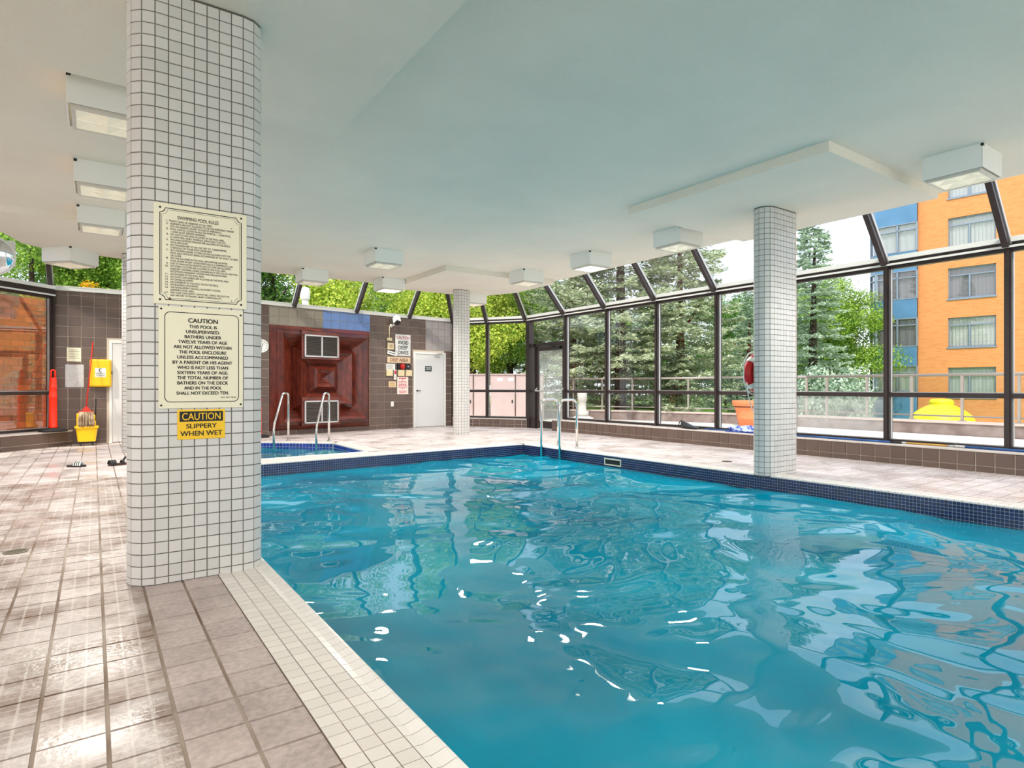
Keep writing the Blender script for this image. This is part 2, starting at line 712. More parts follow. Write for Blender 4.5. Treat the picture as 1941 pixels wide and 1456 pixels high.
POOLC = inset(POOL, .29)
TX, TY = .2045, .2125
tm = MB()
tm.box(-.0965, .0965, -.1015, .1015, -.010, 0)
tm.v = [(x * (.985 if z == 0 else 1), y * (.985 if z == 0 else 1), z) for x, y, z in tm.v]
tmesh = {}
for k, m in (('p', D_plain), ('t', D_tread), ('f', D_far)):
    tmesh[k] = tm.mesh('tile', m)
cand = []
for i in range(-46, 49):
    for j in range(-27, 67):
        x, y = .655 + (i - .5) * TX, 2.30 + (j + .5) * TY
        if not inpoly((x, y), outer):
            continue
        cs = [(x + a, y + b) for a in (-.1, .1) for b in (-.104, .104)]
        if any(inpoly(c, POOL) or inpoly(c, SPA) for c in cs) or all(inpoly(c, POOLC) for c in cs):
            continue
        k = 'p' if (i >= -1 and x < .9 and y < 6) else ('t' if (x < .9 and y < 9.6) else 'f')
        cand.append((x, y, k))
vis = []
for c in cand:
    d = inview((c[0], c[1], 0))
    if d:
        vis.append((d, c))
vis.sort()
single = [c for d, c in vis[:296]]
ss = set(single)
for x, y, k in single:
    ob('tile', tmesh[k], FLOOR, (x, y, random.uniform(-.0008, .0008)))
rest = MB()
for x, y, k in cand:
    if (x, y, k) in ss or not (-8 < x < 10.4):
        continue
    o = len(rest.v)
    zz = random.uniform(-.0006, .0006)
    rest.add([(a + x, b + y, c + zz) for a, b, c in tm.v], [(4, 5, 6, 7), (0, 1, 5, 4), (1, 2, 6, 5), (2, 3, 7, 6), (3, 0, 4, 7)], 'ptf'.index(k))
o = rest.build('distant_tiles', [D_plain, D_tread, D_far], FLOOR)
o['kind'] = 'stuff'

# ------------------------------------------------------------------ pool basin, mosaic band, coping
mb = MB()
mb.prism(POOL, -1.5, -.01, top=False)
mb.prism([(1.05, -2.5), (7.45, -2.5), (7.25, 10.0), (1.05, 9.7)], -1.495, -1.49)
BASIN = struct(mb.build('pool_basin', M_basin), 'sunken swimming pool basin with navy mosaic waterline')


def edges(poly):
    n = len(poly)
    return [(Vector(poly[i]).to_3d(), Vector(poly[(i + 1) % n]).to_3d()) for i in range(n)]


def mosaic(parent, poly, pitch, rows, ztop, m, skip=()):
    tiles, back = MB(), MB()
    for ei, (a, b) in enumerate(edges(poly)):
        if ei in skip:
            continue
        e = (b - a)
        L_ = e.length
        e.normalize()
        nrm = Vector((-e.y, e.x, 0))          # into the pool (CCW polygon)
        back.add([a + nrm * .004 + Vector((0, 0, ztop)), b + nrm * .004 + Vector((0, 0, ztop)), b + nrm * .004 + Vector((0, 0, ztop - rows * pitch)), a + nrm * .004 + Vector((0, 0, ztop - rows * pitch)),
                  a + Vector((0, 0, ztop)), b + Vector((0, 0, ztop)), b + Vector((0, 0, ztop - rows * pitch)), a + Vector((0, 0, ztop - rows * pitch))],
                 [(0, 1, 2, 3), (0, 1, 5, 4), (3, 2, 6, 7), (4, 5, 6, 7)])
        g = pitch * .1
        for k in range(int(L_ / pitch)):
            s0, s1 = k * pitch + g / 2, (k + 1) * pitch - g / 2
            for r in range(rows):
                z1, z0 = ztop - r * pitch - g / 2, ztop - (r + 1) * pitch + g / 2
                p = [a + e * s0, a + e * s1]
                f_ = nrm * .007
                bk = nrm * .0035
                tiles.add([p[0] + f_ + Vector((0, 0, z0)), p[1] + f_ + Vector((0, 0, z0)), p[1] + f_ + Vector((0, 0, z1)), p[0] + f_ + Vector((0, 0, z1)),
                           p[0] + bk + Vector((0, 0, z0)), p[1] + bk + Vector((0, 0, z0)), p[1] + bk + Vector((0, 0, z1)), p[0] + bk + Vector((0, 0, z1))],
                          [(0, 1, 2, 3), (0, 1, 5, 4), (3, 2, 6, 7), (0, 3, 7, 4), (1, 2, 6, 5)])
    back.build('mosaic_bed', M_mgrout, parent)
    o = tiles.build('mosaic_tiles', m, parent)
    o['kind'] = 'stuff'


mosaic(BASIN, POOL, .037, 8, -.012, M_mosaic, skip=(0, 3))

COPE = None
def coping(name, poly, skip, single_edge=None, label=None, dz=0.0):
    """three rows of small cream tiles and a curled white edge tile round the pool"""
    global COPE
    bed, small, bull = MB(), MB(), MB()
    P = .0712
    prof = [(.0, .003), (.03, -.001), (.055, .003), (.078, .010), (.090, .008), (.098, -.004), (.099, -.045)]
    root = None
    singles = []
    n = len(poly)
    for ei, (a, b) in enumerate(edges(poly)):
        if ei in skip:
            continue
        e = b - a
        L_ = e.length
        e.normalize()
        out = Vector((e.y, -e.x, 0))
        bed.add([a + out * .0, b + out * .0, b + out * .312 , a + out * .312,
                 a + out * .0 - Vector((0, 0, .03)), b - Vector((0, 0, .03)), b + out * .312 - Vector((0, 0, .02)), a + out * .312 - Vector((0, 0, .02))],
                [(0, 1, 2, 3), (0, 1, 5, 4), (2, 3, 7, 6), (4, 5, 6, 7)])
        prevC = (Vector(poly[ei]) - Vector(poly[ei - 1])).normalized().cross(Vector((e.x, e.y)))
        ext = 0
        ks = range(-int(ext / P), int(L_ / P) + (5 if True else 0))
        for k in ks:
            s0, s1 = k * P + .0018, (k + 1) * P - .0018
            corner = s0 < -.001 or s1 > L_ + .001
            if s1 > L_ + .29:
                continue
            for r in range(3):
                t0, t1 = .094 + r * .0735 + .002, .094 + (r + 1) * .0735 - .002
                q = [a + e * s + out * t for s, t in ((s0, t0), (s1, t0), (s1, t1), (s0, t1))]
                vs = [p + Vector((0, 0, .001)) for p in q] + [p + Vector((0, 0, .0045)) for p in q]
                fs = [(4, 5, 6, 7), (0, 1, 5, 4), (1, 2, 6, 5), (2, 3, 7, 6), (3, 0, 4, 7)]
                if single_edge == ei and not corner and inview(a + e * s0 + out * t0):
                    singles.append(('coping_tile', vs, fs, M_cope, (a + e * s0).y))
                else:
                    small.add(vs, fs)
            if not corner:
                vs, fs = [], []
                for (x, z) in prof:
                    for s in (s0, s1):
                        vs.append(a + e * s + out * (.094 - x) + Vector((0, 0, z + .002)))
                for i in range(len(prof) - 1):
                    fs.append((2 * i, 2 * i + 1, 2 * i + 3, 2 * i + 2))
                for s in (s0, s1):
                    pass
                m_ = len(vs)
                vs += [a + e * s0 + out * .094 - Vector((0, 0, .006)), a + e * s1 + out * .094 - Vector((0, 0, .006)), a + e * s1 - Vector((0, 0, .043)) - out * .002, a + e * s0 - Vector((0, 0, .043)) - out * .002]
                fs += [(m_, m_ + 1, m_ + 2, m_ + 3), tuple([2 * i for i in range(len(prof))] + [m_ + 3, m_]), tuple([2 * i + 1 for i in range(len(prof))] + [m_ + 2, m_ + 1])]
                if single_edge == ei and inview(a + e * s0):
                    singles.append(('bullnose_tile', vs, fs, M_bull, (a + e * s0).y))
                else:
                    bull.add(vs, fs)
    root = struct(bed.build(name, M_cgrout), label)
    singles.sort(key=lambda t: t[4])
    cnt = {}
    for nm, vs, fs, m, y in singles:
        cnt[nm] = cnt.get(nm, 0) + 1
        if cnt[nm] > 230 or y > 6.2:
            (small if nm == 'coping_tile' else bull).add(vs, fs)
            continue
        c = sum((Vector(v) for v in vs), Vector()) / len(vs)
        MB().add([Vector(v) - c for v in vs], fs, 0, False).build(nm, m, root, c)
    o = small.build('coping_tiles', M_cope, root)
    o['kind'] = 'stuff'
    o = bull.build('bullnose_tiles', M_bull, root)
    o['kind'] = 'stuff'
    root.location.z = dz
    return root


coping('pool_coping', POOL, (0,), 3, 'cream tiled edge with curled white lip round the swimming pool')

# water ------------------------------------------------------------
def watermat(name, c1, c2, trans):
    m = bpy.data.materials.new(name)
    MATS[name] = m
    m.use_nodes = True
    t = m.node_tree
    N, L = t.nodes, t.links
    b = N['Principled BSDF']
    b.inputs['Roughness'].default_value = 0.0
    b.inputs['Specular IOR Level'].default_value = 0.0
    g = N.new('ShaderNodeNewGeometry')
    n = N.new('ShaderNodeTexNoise')
    n.inputs['Scale'].default_value = 0.55
    n.inputs['Detail'].default_value = 5
    L.new(g.outputs['Position'], n.inputs['Vector'])
    r = N.new('ShaderNodeValToRGB')
    r.color_ramp.elements[0].position = 0.36
    r.color_ramp.elements[1].position = 0.64
    r.color_ramp.elements[0].color = lin(c1) + (1,)
    r.color_ramp.elements[1].color = lin(c2) + (1,)
    L.new(n.outputs['Fac'], r.inputs[0])
    df = N.new('ShaderNodeBsdfDiffuse')
    L.new(r.outputs[0], df.inputs[0])
    tr = N.new('ShaderNodeBsdfTransparent')
    tr.inputs[0].default_value = lin((70, 190, 210)) + (1,)
    m1 = N.new('ShaderNodeMixShader')
    m1.inputs[0].default_value = trans
    L.new(df.outputs[0], m1.inputs[1])
    L.new(tr.outputs[0], m1.inputs[2])
    gl = N.new('ShaderNodeBsdfGlossy')
    gl.inputs['Roughness'].default_value = 0.0
    fr = N.new('ShaderNodeFresnel')
    fr.inputs['IOR'].default_value = 1.48
    m2 = N.new('ShaderNodeMixShader')
    L.new(fr.outputs[0], m2.inputs[0])
    L.new(m1.outputs[0], m2.inputs[1])
    L.new(gl.outputs[0], m2.inputs[2])
    N.remove(b)
    L.new(m2.outputs[0], N['Material Output'].inputs[0])
    return m


W_pool = watermat('pool_water', (4, 138, 170), (10, 172, 204), .25)
W_spa = watermat('spa_water', (40, 140, 160), (80, 170, 182), .35)


def waves(X, Y, seed, kmin, kmax, slope, n=46):
    rs = np.random.RandomState(seed)
    wx = 0.22 * np.sin(.9 * X + 1.3 * Y + 1) + .12 * np.sin(2.6 * X - 1.7 * Y)
    wy = 0.22 * np.sin(1.1 * X - .8 * Y + 2) + .12 * np.sin(1.5 * X + 2.9 * Y)
    amp = .8 + .35 * np.sin(.9 * X + .4 * Y + 1) * np.sin(.55 * Y - .35 * X) + .25 * np.sin(1.7 * X - 1.1 * Y)
    Z = np.zeros_like(X)
    for i in range(n):
        k = kmin * (kmax / kmin) ** ((i + rs.rand()) / n)
        a = rs.rand() * 2 * math.pi
        ph = rs.rand() * 2 * math.pi
        s_ = slope * (1.0 if k < 14 else .6)
        q = k * (math.cos(a) * (X + wx) + math.sin(a) * (Y + wy)) + ph
        Z += s_ / k * (np.sin(q) + .18 * np.cos(2 * q))
    return Z * amp


def watersurf(name, quad, nx, ny, z, m, label, seed, slope, kmin=2.5, kmax=17.0):
    a, b, c, d = [np.array(q) for q in quad]
    s, t = np.meshgrid(np.linspace(0, 1, nx), np.linspace(0, 1, ny))
    P = ((1 - s)[..., None] * (1 - t)[..., None] * a + s[..., None] * (1 - t)[..., None] * b + s[..., None] * t[..., None] * c + (1 - s)[..., None] * t[..., None] * d)
    X, Y = P[..., 0], P[..., 1]
    Z = z + waves(X, Y, seed, kmin, kmax, slope)
    co = np.stack([X, Y, Z], -1).reshape(-1, 3)
    i = np.arange(nx * ny).reshape(ny, nx)
    f = np.stack([i[:-1, :-1], i[:-1, 1:], i[1:, 1:], i[1:, :-1]], -1).reshape(-1, 4)
    me = bpy.data.meshes.new(name)
    me.from_pydata(co.tolist(), [], f.tolist())
    me.materials.append(m)
    me.polygons.foreach_set('use_smooth', [True] * len(f))
    return struct(ob(name, me), label)


watersurf('pool_water', [(.968, -2.58), (7.54, -2.58), (7.338, 10.13), (.968, 9.79)], 270, 500, WATER_Z, W_pool, 'turquoise rippled water filling the swimming pool', 3, .0165, 2.2, 30.0)

# spa ---------------------------------------------------------------
mb = MB()
mb.prism(SPA, -1.0, -.01, top=False)
SPAB = struct(mb.build('spa_basin', M_basin), 'small angular whirlpool basin with cobalt tile band')
mosaic(SPAB, SPA, .075, 2, -.012, M_mosaicb)
coping('spa_coping', SPA, (), None, 'white tiled rim of the small whirlpool', dz=.003)
spaw = MB()
X, Y = np.meshgrid(np.linspace(1.5, 4.2, 70), np.linspace(10.3, 13.8, 90))
Z = -.125 + waves(X, Y, 9, 3, 12, .016)
idx = np.arange(X.size).reshape(X.shape)
vv = list(zip(X.ravel(), Y.ravel(), Z.ravel()))
ff = [(idx[j, i], idx[j, i + 1], idx[j + 1, i + 1], idx[j + 1, i]) for j in range(89) for i in range(69)
      if inpoly((X[j, i], Y[j, i]), inset(SPA, .02)) and inpoly((X[j + 1, i + 1], Y[j + 1, i + 1]), inset(SPA, .02))]
me = bpy.data.meshes.new('spa_water')
me.from_pydata([tuple(map(float, p)) for p in vv], [], [tuple(map(int, q)) for q in ff])
me.materials.append(W_spa)
me.polygons.foreach_set('use_smooth', [True] * len(ff))
struct(ob('spa_water', me), 'pale aqua water in the whirlpool')

# ------------------------------------------------------------------ ceiling
ZP, ZM = 3.62, 3.73
slab = [(-9, -9), (9.08, -9), (9.08, 12.75), (8.55, 13.85), (.43, 14.1), (-.8, 13.85), (-1.0, 13.6), (-1.25, 12.8), (-3.4, 9.5), (-9, 9.5)]
mb = MB()
mb.prism(slab, ZM, 4.94)
def panel(poly, mb):
    mb.prism(poly, ZP, ZM + .01)
panel([(-.82, 2.95), (1.92, 2.95), (1.92, 5.75), (-.82, 5.75)], mb)
panel([(6.19, 3.19), (8.9, 3.19), (8.9, 6.0), (6.19, 6.0)], mb)
panel([(6.02, 11.03), (8.9, 11.03), (8.95, 12.6), (8.55, 13.55), (7.6, 13.8), (6.02, 13.8)], mb)
panel([(-1.25, 10.82), (1.9, 10.82), (1.9, 13.6), (.43, 13.55), (-.74, 13.28), (-.98, 13.05), (-1.2, 12.2)], mb)
CEIL = struct(mb.build('ceiling', M_ceil), 'pale stuccoed ceiling slab with lower panels over the columns')
ZR = 4.92
roofp = [(-9.3, -9.3), (9.12, -9.3), (9.12, 13.3), (8.05, 14.95), (7.4, 14.98), (3.3, 14.32), (-.6, 14.5), (-1.35, 13.9), (-5.2, 10.2), (-9.3, 10.2)]
struct(MB().prism(roofp, ZR - .02, ZR + .15).build('roof', M_white), 'flat roof edge above the sloped glazing')
# ------------------------------------------------------------------ back walls, each tile a piece
def tilemesh(w_, h_, m, key={}):
    k = (round(w_, 4), round(h_, 4), m.name)
    if k not in key:
        t = MB()
        g = .0045
        t.box(-w_ / 2 + g, w_ / 2 - g, -.012, 0, -h_ / 2 + g, h_ / 2 - g)
        c = .004
        t.v = [(x - math.copysign(c, x) if y < -.01 else x, y, z - math.copysign(c, z) if y < -.01 else z) for x, y, z in t.v]
        key[k] = t.mesh('tile', m)
    return key[k]


def tilewall(name, a, b, zt, s_edges, z_edges, pick, label, thick=.12, holes=()):
    """wall from a to b (local x along, local -y faces the room)"""
    e = b - a
    L_ = e.length
    rz = math.atan2(e.y, e.x)
    mb = MB()
    mb.box(0, L_, 0, thick, 0, zt)
    root = mb.build(name, M_wgrout, None, a, (0, 0, rz))
    struct(root, label)
    for i in range(len(s_edges) - 1):
        for j in range(len(z_edges) - 1):
            s0, s1, z0, z1 = s_edges[i], s_edges[i + 1], z_edges[j], z_edges[j + 1]
            if s1 - s0 < .02 or z1 - z0 < .02:
                continue
            m = pick((s0 + s1) / 2, (z0 + z1) / 2)
            if m is None:
                continue
            ob('tile', tilemesh(s1 - s0, z1 - z0, m), root, ((s0 + s1) / 2, 0, (z0 + z1) / 2))
    return root


# left piece of the back wall (white door with frame at its right part)
sF1 = [0] + [.06 + .2235 * k for k in range(0, 18)] + [(B_ - A_).length]
zrow = [0, .085] + [.085 + .2155 * k for k in range(1, 15)] + [3.19]
tilewall('wall_back_left', A_, B_, 3.2, sF1, zrow, lambda s, z: (M_wtile2 if s < .06 else None if (1.0 < s < 2.06 and z < 2.2) else M_wtile), 'brown tiled back wall with a white door, left part')
LF2 = (C_ - B_).length
sF2 = [0, .05] + [.286 + .2338 * k for k in range(0, 18)] + [LF2]
sF2 = [s for s in sF2 if s <= LF2]
zr2 = [0, .127] + [.127 + .2158 * k for k in range(1, 15)] + [3.21]
def pick2(s, z):
    if .286 < s < 3.08 and .127 < z < 2.70:
        return None
    if z > 2.7 and 1.68 < s < 3.09:
        return M_wtileb
    if z > 2.7 and .286 < s < 1.69:
        return M_wtile2
    return M_wtile
WB = tilewall('wall_back', B_, C_, 3.22, sF2, zr2, pick2, 'brown tiled back wall behind the whirlpool with blue and taupe patches')
ANG2 = WB.rotation_euler.z
sF3 = [0] + [.07 + .219 * k for k in range(0, 8)]
WR = tilewall('wall_back_right', C_, D_, 3.22, sF3, zr2, lambda s, z: (None if (.09 < s < 1.19 and z < 2.22) else M_wtile3 if (s > .5 and z > 2.22) else M_wtile), 'tiled back wall with white door and grey patch, right part')
ANG3 = WR.rotation_euler.z


def wallpt(a, ang, s, off=0.0, z=0.0):
    return Vector((a.x + math.cos(ang) * s + math.sin(ang) * off, a.y + math.sin(ang) * s - math.cos(ang) * off, z))


# pale aluminium flashing on the wall tops
for i, (a, b) in enumerate(((A_, B_), (B_, C_), (C_, D_))):
    e = b - a
    mb = MB()
    mb.box(0, e.length, -.03, .16, 3.19, 3.28)
    mb.box(0, e.length, -.036, .10, 3.265, 3.285)
    struct(mb.build('trim_%d' % (i + 1), M_white, None, a, (0, 0, math.atan2(e.y, e.x))), 'white flashing on top of the tiled back wall')

# ------------------------------------------------------------------ doors
def flush_door(name, a, ang, s0, s1, h, label, hinge_right=True):
    root = MB()
    root.box(s0, s0 + .05, -.05, .05, 0, h)
    root.box(s1 - .05, s1, -.05, .05, 0, h)
    root.box(s0 + .05, s1 - .05, -.05, .05, h - .05, h)
    o = struct(root.build(name, M_white, None, a, (0, 0, ang)), label)
    MB().cbox(s0 + .055, s1 - .055, -.035, .01, .015, h - .055, .004).build('door_leaf', M_door, o)
    return o


d1 = flush_door('door_1', C_, ANG3, .085, 1.19, 2.22, 'white flush door in the tiled back wall, beside the deep dive sign')
mb = MB()
mb.lathe([(.0, 0), (.026, 0), (.026, .012), (.012, .014), (.012, .05), (0, .05)], 12, M=Matrix.Translation((.2, -.035, 1.08)) @ Matrix.Rotation(R(90), 4, 'X'))
mb.cbox(.19, .30, -.095, -.08, 1.068, 1.092, .005)
mb.build('lever_handle', M_black, d1)
mb = MB()
mb.cbox(.80, .98, -.09, -.04, 2.09, 2.15, .008)
mb.tube([(.86, -.075, 2.15), (.83, -.2, 2.18), (1.0, -.12, 2.20), (1.06, -.06, 2.19)], .011, 8)
mb.build('door_closer', M_silver, d1)
sg = MB().box(.47, .70, -.039, -.034, 1.655, 1.81).build('door_sign', mat('dark_green_sign', (26, 52, 48), .5), d1)
for k in range(3):
    word_bars(sg, M_white, .49 + .02 * (k % 2), .68 - .02 * (k % 2), 1.765 - k * .035, .012, -.039, random.Random(k))
d3 = flush_door('door_2', A_, math.atan2((B_ - A_).y, (B_ - A_).x), 1.0, 2.06, 2.19, 'white grey door behind the tiled columns at the left')

# ------------------------------------------------------------------ glazing
WN = [0]
def win(label):
    WN[0] += 1
    return 'window_%d' % WN[0], label


def glazed(a, b, zs, zm, zt, label, m_up=G_clear, m_lo=G_clear, mull_a=True, mull_b=False, header=None, deep=.13, wide=.085):
    """vertical bay between a and b: frame is the window's own mesh, panes are parts. local -y faces the room"""
    e = b - a
    L_ = e.length
    ang = math.atan2(e.y, e.x)
    mb = MB()
    x0, x1 = 0, L_
    if mull_a:
        mb.box(-wide / 2, wide / 2, -deep / 2, deep / 2, zs, zt)
        mb.box(-wide * .28, wide * .28, -deep / 2 - .02, -deep / 2, zs, zt)
    if mull_b:
        mb.box(L_ - wide / 2, L_ + wide / 2, -deep / 2, deep / 2, zs, zt)
        mb.box(L_ - wide * .28, L_ + wide * .28, -deep / 2 - .02, -deep / 2, zs, zt)
    mb.box(wide / 2, L_ - wide / 2, -deep * .35, deep * .35, zs, zs + .05)
    mb.box(wide / 2, L_ - wide / 2, -deep * .35, deep * .35, zt - .05, zt)
    if zm:
        mb.box(wide / 2, L_ - wide / 2, -deep * .42, deep * .42, zm - .035, zm + .035)
    n, l = win(label)
    root = struct(mb.build(n, M_bronze, None, a, (0, 0, ang)), l)
    # pale stops round the panes
    st = MB()
    for (z0, z1) in (((zs + .05, zm - .035), (zm + .035, zt - .05)) if zm else ((zs + .05, zt - .05),)):
        for q in ((wide / 2, wide / 2 + .012, z0, z1), (L_ - wide / 2 - .012, L_ - wide / 2, z0, z1), (wide / 2 + .012, L_ - wide / 2 - .012, z0, z0 + .012)):
            st.box(q[0], q[1], -.02, .02, q[2], q[3])
    st.build('glazing_bead', M_silver, root)
    for (z0, z1, m) in (((zs + .05, zm - .035, m_lo), (zm + .035, zt - .05, m_up)) if zm else ((zs + .05, zt - .05, m_up),)):
        MB().box(wide / 2, L_ - wide / 2, -.004, .004, z0, z1).build('pane', m, root)
    return root


EZ = 3.13
ys = [12.46, 10.88, 9.27, 7.67, 6.06, 4.46, 2.90, 1.30, -.30, -1.90]
names = ['beside the glass door', 'second right of the glass door', 'third right of the glass door', 'behind the black float on the ledge', 'behind the right tiled column',
         'left of the yellow canopy view', 'in front of the brick apartment block', 'beyond the frame edge', 'beyond the frame edge']
for i in range(9):
    lo = G_hazy if i in (4,) else G_clear
    glazed(Vector((10.5, ys[i], 0)), Vector((10.5, ys[i + 1], 0)), .31, 1.07, EZ, 'glazed bay of the right wall, ' + names[i], m_lo=lo)
# local -y must face the room (-x): a->b runs to -y so local x = -y, local y = +x: right


def roofbay(p0, p1, q0, q1, label, raf=.075, last=False):
    """sloped glass from the eave p0-p1 up to q0-q1, one rafter under p0-q0"""
    up = ((p1 - p0).cross(q0 - p0)).normalized()
    if up.z < 0:
        up = -up
    mb = MB()
    def beam(a, b, w_, d_, dn=0.0):
        ax = (b - a).normalized()
        sd = ax.cross(up).normalized()
        vs = []
        for t in (a, b):
            for (i, j) in ((-1, 0), (1, 0), (1, -1), (-1, -1)):
                vs.append(t + sd * (w_ / 2 * i) + up * (d_ * j - dn))
        mb.add(vs, [(0, 1, 2, 3), (4, 5, 6, 7), (0, 1, 5, 4), (1, 2, 6, 5), (2, 3, 7, 6), (3, 0, 4, 7)])
    beam(p0, q0, raf, .15)
    if last:
        beam(p1, q1, raf, .15)
    n, l = win(label)
    root = struct(mb.build(n, M_bronze), l)
    st = MB()
    mb2 = mb
    mb = st
    def strip(a, b, w_, d_, off):
        ax = (b - a).normalized()
        sd = ax.cross(up).normalized()
        vs = []
        for t in (a, b):
            for (i, j) in ((-1, 0), (1, 0), (1, -1), (-1, -1)):
                vs.append(t + sd * (w_ / 2 * i + off) + up * (d_ * j - .02))
        st.add(vs, [(0, 1, 2, 3), (4, 5, 6, 7), (0, 1, 5, 4), (1, 2, 6, 5), (2, 3, 7, 6), (3, 0, 4, 7)])
    for sgn in (-1, 1):
        strip(p0, q0, .014, .05, sgn * (raf / 2 + .008))
    st.build('glazing_bead', M_silver, root)
    k = .02
    g = MB()
    c = [p0, p1, q1, q0]
    vs = [p - up * .03 for p in c] + [p - up * .022 for p in c]
    g.add(vs, [(0, 1, 2, 3), (4, 5, 6, 7), (0, 1, 5, 4), (1, 2, 6, 5), (2, 3, 7, 6), (3, 0, 4, 7)])
    g.build('pane', G_roof, root)
    return root


for i in range(9):
    p = lambda y: Vector((10.45, y, 3.22))
    q = lambda y: Vector((9.0, y, ZR))
    roofbay(p(ys[i]), p(ys[i + 1]), q(ys[i]), q(ys[i + 1]), 'sloped roof glass above the right wall, bay ' + names[i])
roofbay(Vector((10.45, 14.2, 3.22)), Vector((10.45, ys[0], 3.22)), Vector((9.0, 13.4, ZR)), Vector((9.0, ys[0], ZR)), 'sloped roof glass above the glass exit door')
# corner (chamfer) bays
CM = (CP + CQ) / 2 + (CQ - CP) * .04
glazed(CQ, CM, .26, 1.07, EZ, 'glazed corner bay behind the middle tiled column')
glazed(CM, CP, .26, 1.07, EZ, 'glazed corner bay left of the glass door', mull_b=False)
up3 = lambda p, dx, dy, z: Vector((p.x + dx, p.y + dy, z))
roofbay(up3(CM, -.04, -.03, 3.22), up3(CP, -.04, -.03, 3.22), Vector((8.5, 14.15, ZR)), Vector((9.0, 13.4, ZR)), 'sloped roof glass above the corner bay left of the glass door')
roofbay(up3(CQ, -.04, -.03, 3.22), up3(CM, -.04, -.03, 3.22), Vector((8.0, 14.9, ZR)), Vector((8.5, 14.15, ZR)), 'sloped roof glass above the corner bay behind the middle column')
# back roof bays along the tiled walls
bs = [(-.03, None)]
def bk(a, ang, s):
    return wallpt(a, ang, s, -.04, 3.25), wallpt(a, ang, s, 1.04, ZR)
pts = []
angF1 = math.atan2((B_ - A_).y, (B_ - A_).x)
for s in (.0, 1.31, 2.63):
    pts.append(bk(A_, angF1, s))
for s in (.9, 2.65, 4.38):
    pts.append(bk(B_, ANG2, s))
pts.append(bk(C_, ANG3, 1.45))
nm = ['above the mop bucket', 'above the left white door', 'left of the wood relief', 'above the wood relief', 'above the blue tile patch', 'above the white back door']
for i in range(6):
    roofbay(pts[i][0], pts[i + 1][0], pts[i][1], pts[i + 1][1], 'sloped roof glass over the back wall, ' + nm[i], last=(i == 5))
# left angled wall
LA = A_ + Vector((0, -.07, 0))
lp = [LA + LD * (1.75 * k) for k in range(5)]
for k in range(4):
    glazed(lp[k + 1], lp[k], .31, 1.07, 3.05, 'dark reflecting glass of the left wall' + (' behind the orange post' if k == 0 else ', bay %d from the back' % (k + 1)), G_left, G_left, mull_b=(k == 0))
    nrm = Vector((.69, -.72, 0))
    roofbay(lp[k + 1] + Vector((0, 0, 3.2)), lp[k] + Vector((0, 0, 3.2)), lp[k + 1] + nrm * .85 + Vector((0, 0, ZR)), lp[k] + nrm * .85 + Vector((0, 0, ZR)), 'sloped roof glass over the left wall' + (' above the orange post' if k == 0 else ', bay %d from the back' % (k + 1)), raf=.1)

# eave beams
def beamline(name, pts_, z0, z1, d0, d1, m, label):
    mb = MB()
    for a, b in zip(pts_[:-1], pts_[1:]):
        e = (b - a)
        ang = math.atan2(e.y, e.x)
        M = Matrix.Translation(a) @ Matrix.Rotation(ang, 4, 'Z')
        mb.box(-.02, e.length + .02, d0, d1, z0, z1, 0, M)
        mb.box(-.02, e.length + .02, d0 - .035, d0 + .02, z1 - .035, z1 + .035, 1, M)
        mb.box(-.02, e.length + .02, d0 - .02, d0, z0, z0 + .03, 1, M)
    return struct(mb.build(name, m), label)


beamline('trim_4', [CQ, CP, Vector((10.5, -2, 0))], EZ, 3.24, -.08, .1, [M_bronze, M_white], 'bronze eave beam along the glazed right wall')
beamline('trim_5', [lp[4], lp[0]], 3.05, 3.22, -.08, .1, [M_bronze, M_white], 'bronze eave beam along the left glass wall')

# glass exit door (in the plane x = 10.5, y 12.5 .. 14.1)
mb = MB()
M = Matrix.Translation((10.5, 14.15, 0)) @ Matrix.Rotation(R(-90), 4, 'Z')
W_ = 14.15 - 12.46
mb.box(-.07, .10, -.09, .09, 0, EZ, 0, M)
mb.box(.30, .36, -.06, .06, 0, 2.42, 0, M)
mb.box(.10, W_, -.06, .06, 2.34, 2.44, 0, M)
mb.box(.10, W_, -.05, .05, EZ - .05, EZ, 0, M)
mb.box(W_ - .05, W_ + .03, -.07, .07, 0, EZ, 0, M)
mb.box(.10, .30, -.05, .05, 1.04, 1.10, 0, M)
mb.box(.10, .30, -.06, .06, 0, .3, 0, M)
GD = struct(mb.build('door_3', M_bronze), 'bronze framed glass exit door at the far right corner')
MB().box(.10, W_ - .05, -.004, .004, 2.44, EZ - .05, 0, M).build('pane', G_clear, GD)
MB().box(.10, .30, -.004, .004, .3, 2.34, 0, M).build('pane', G_clear, GD)
mb = MB()
mb.box(.37, .46, -.03, .03, .02, 2.33, 0, M)
mb.box(W_ - .15, W_ - .06, -.03, .03, .02, 2.33, 0, M)
mb.box(.46, W_ - .15, -.03, .03, 2.22, 2.33, 0, M)
mb.box(.46, W_ - .15, -.03, .03, .02, .22, 0, M)
lf = mb.build('door_leaf', M_bronze, GD)
MB().box(.46, W_ - .15, -.004, .004, .22, 2.22, 0, M).build('pane', G_door, lf)
mb = MB()
mb.tube([M @ Vector(p) for p in fillet([(.42, -.03, 1.16), (.42, -.12, 1.08), (W_ - .1, -.12, 1.08), (W_ - .1, -.03, 1.16)], .05)], .022, 10)
mb.build('push_bar', M_silver, lf)
mb = MB()
mb.cbox(W_ - .55, W_ - .2, -.1, -.04, 2.25, 2.32, .008, 0, M)
mb.tube([M @ Vector(p) for p in ((W_ - .35, -.08, 2.32), (W_ - .6, -.25, 2.35), (W_ - .75, -.07, 2.37))], .012, 8)
mb.build('door_closer', M_black, GD)

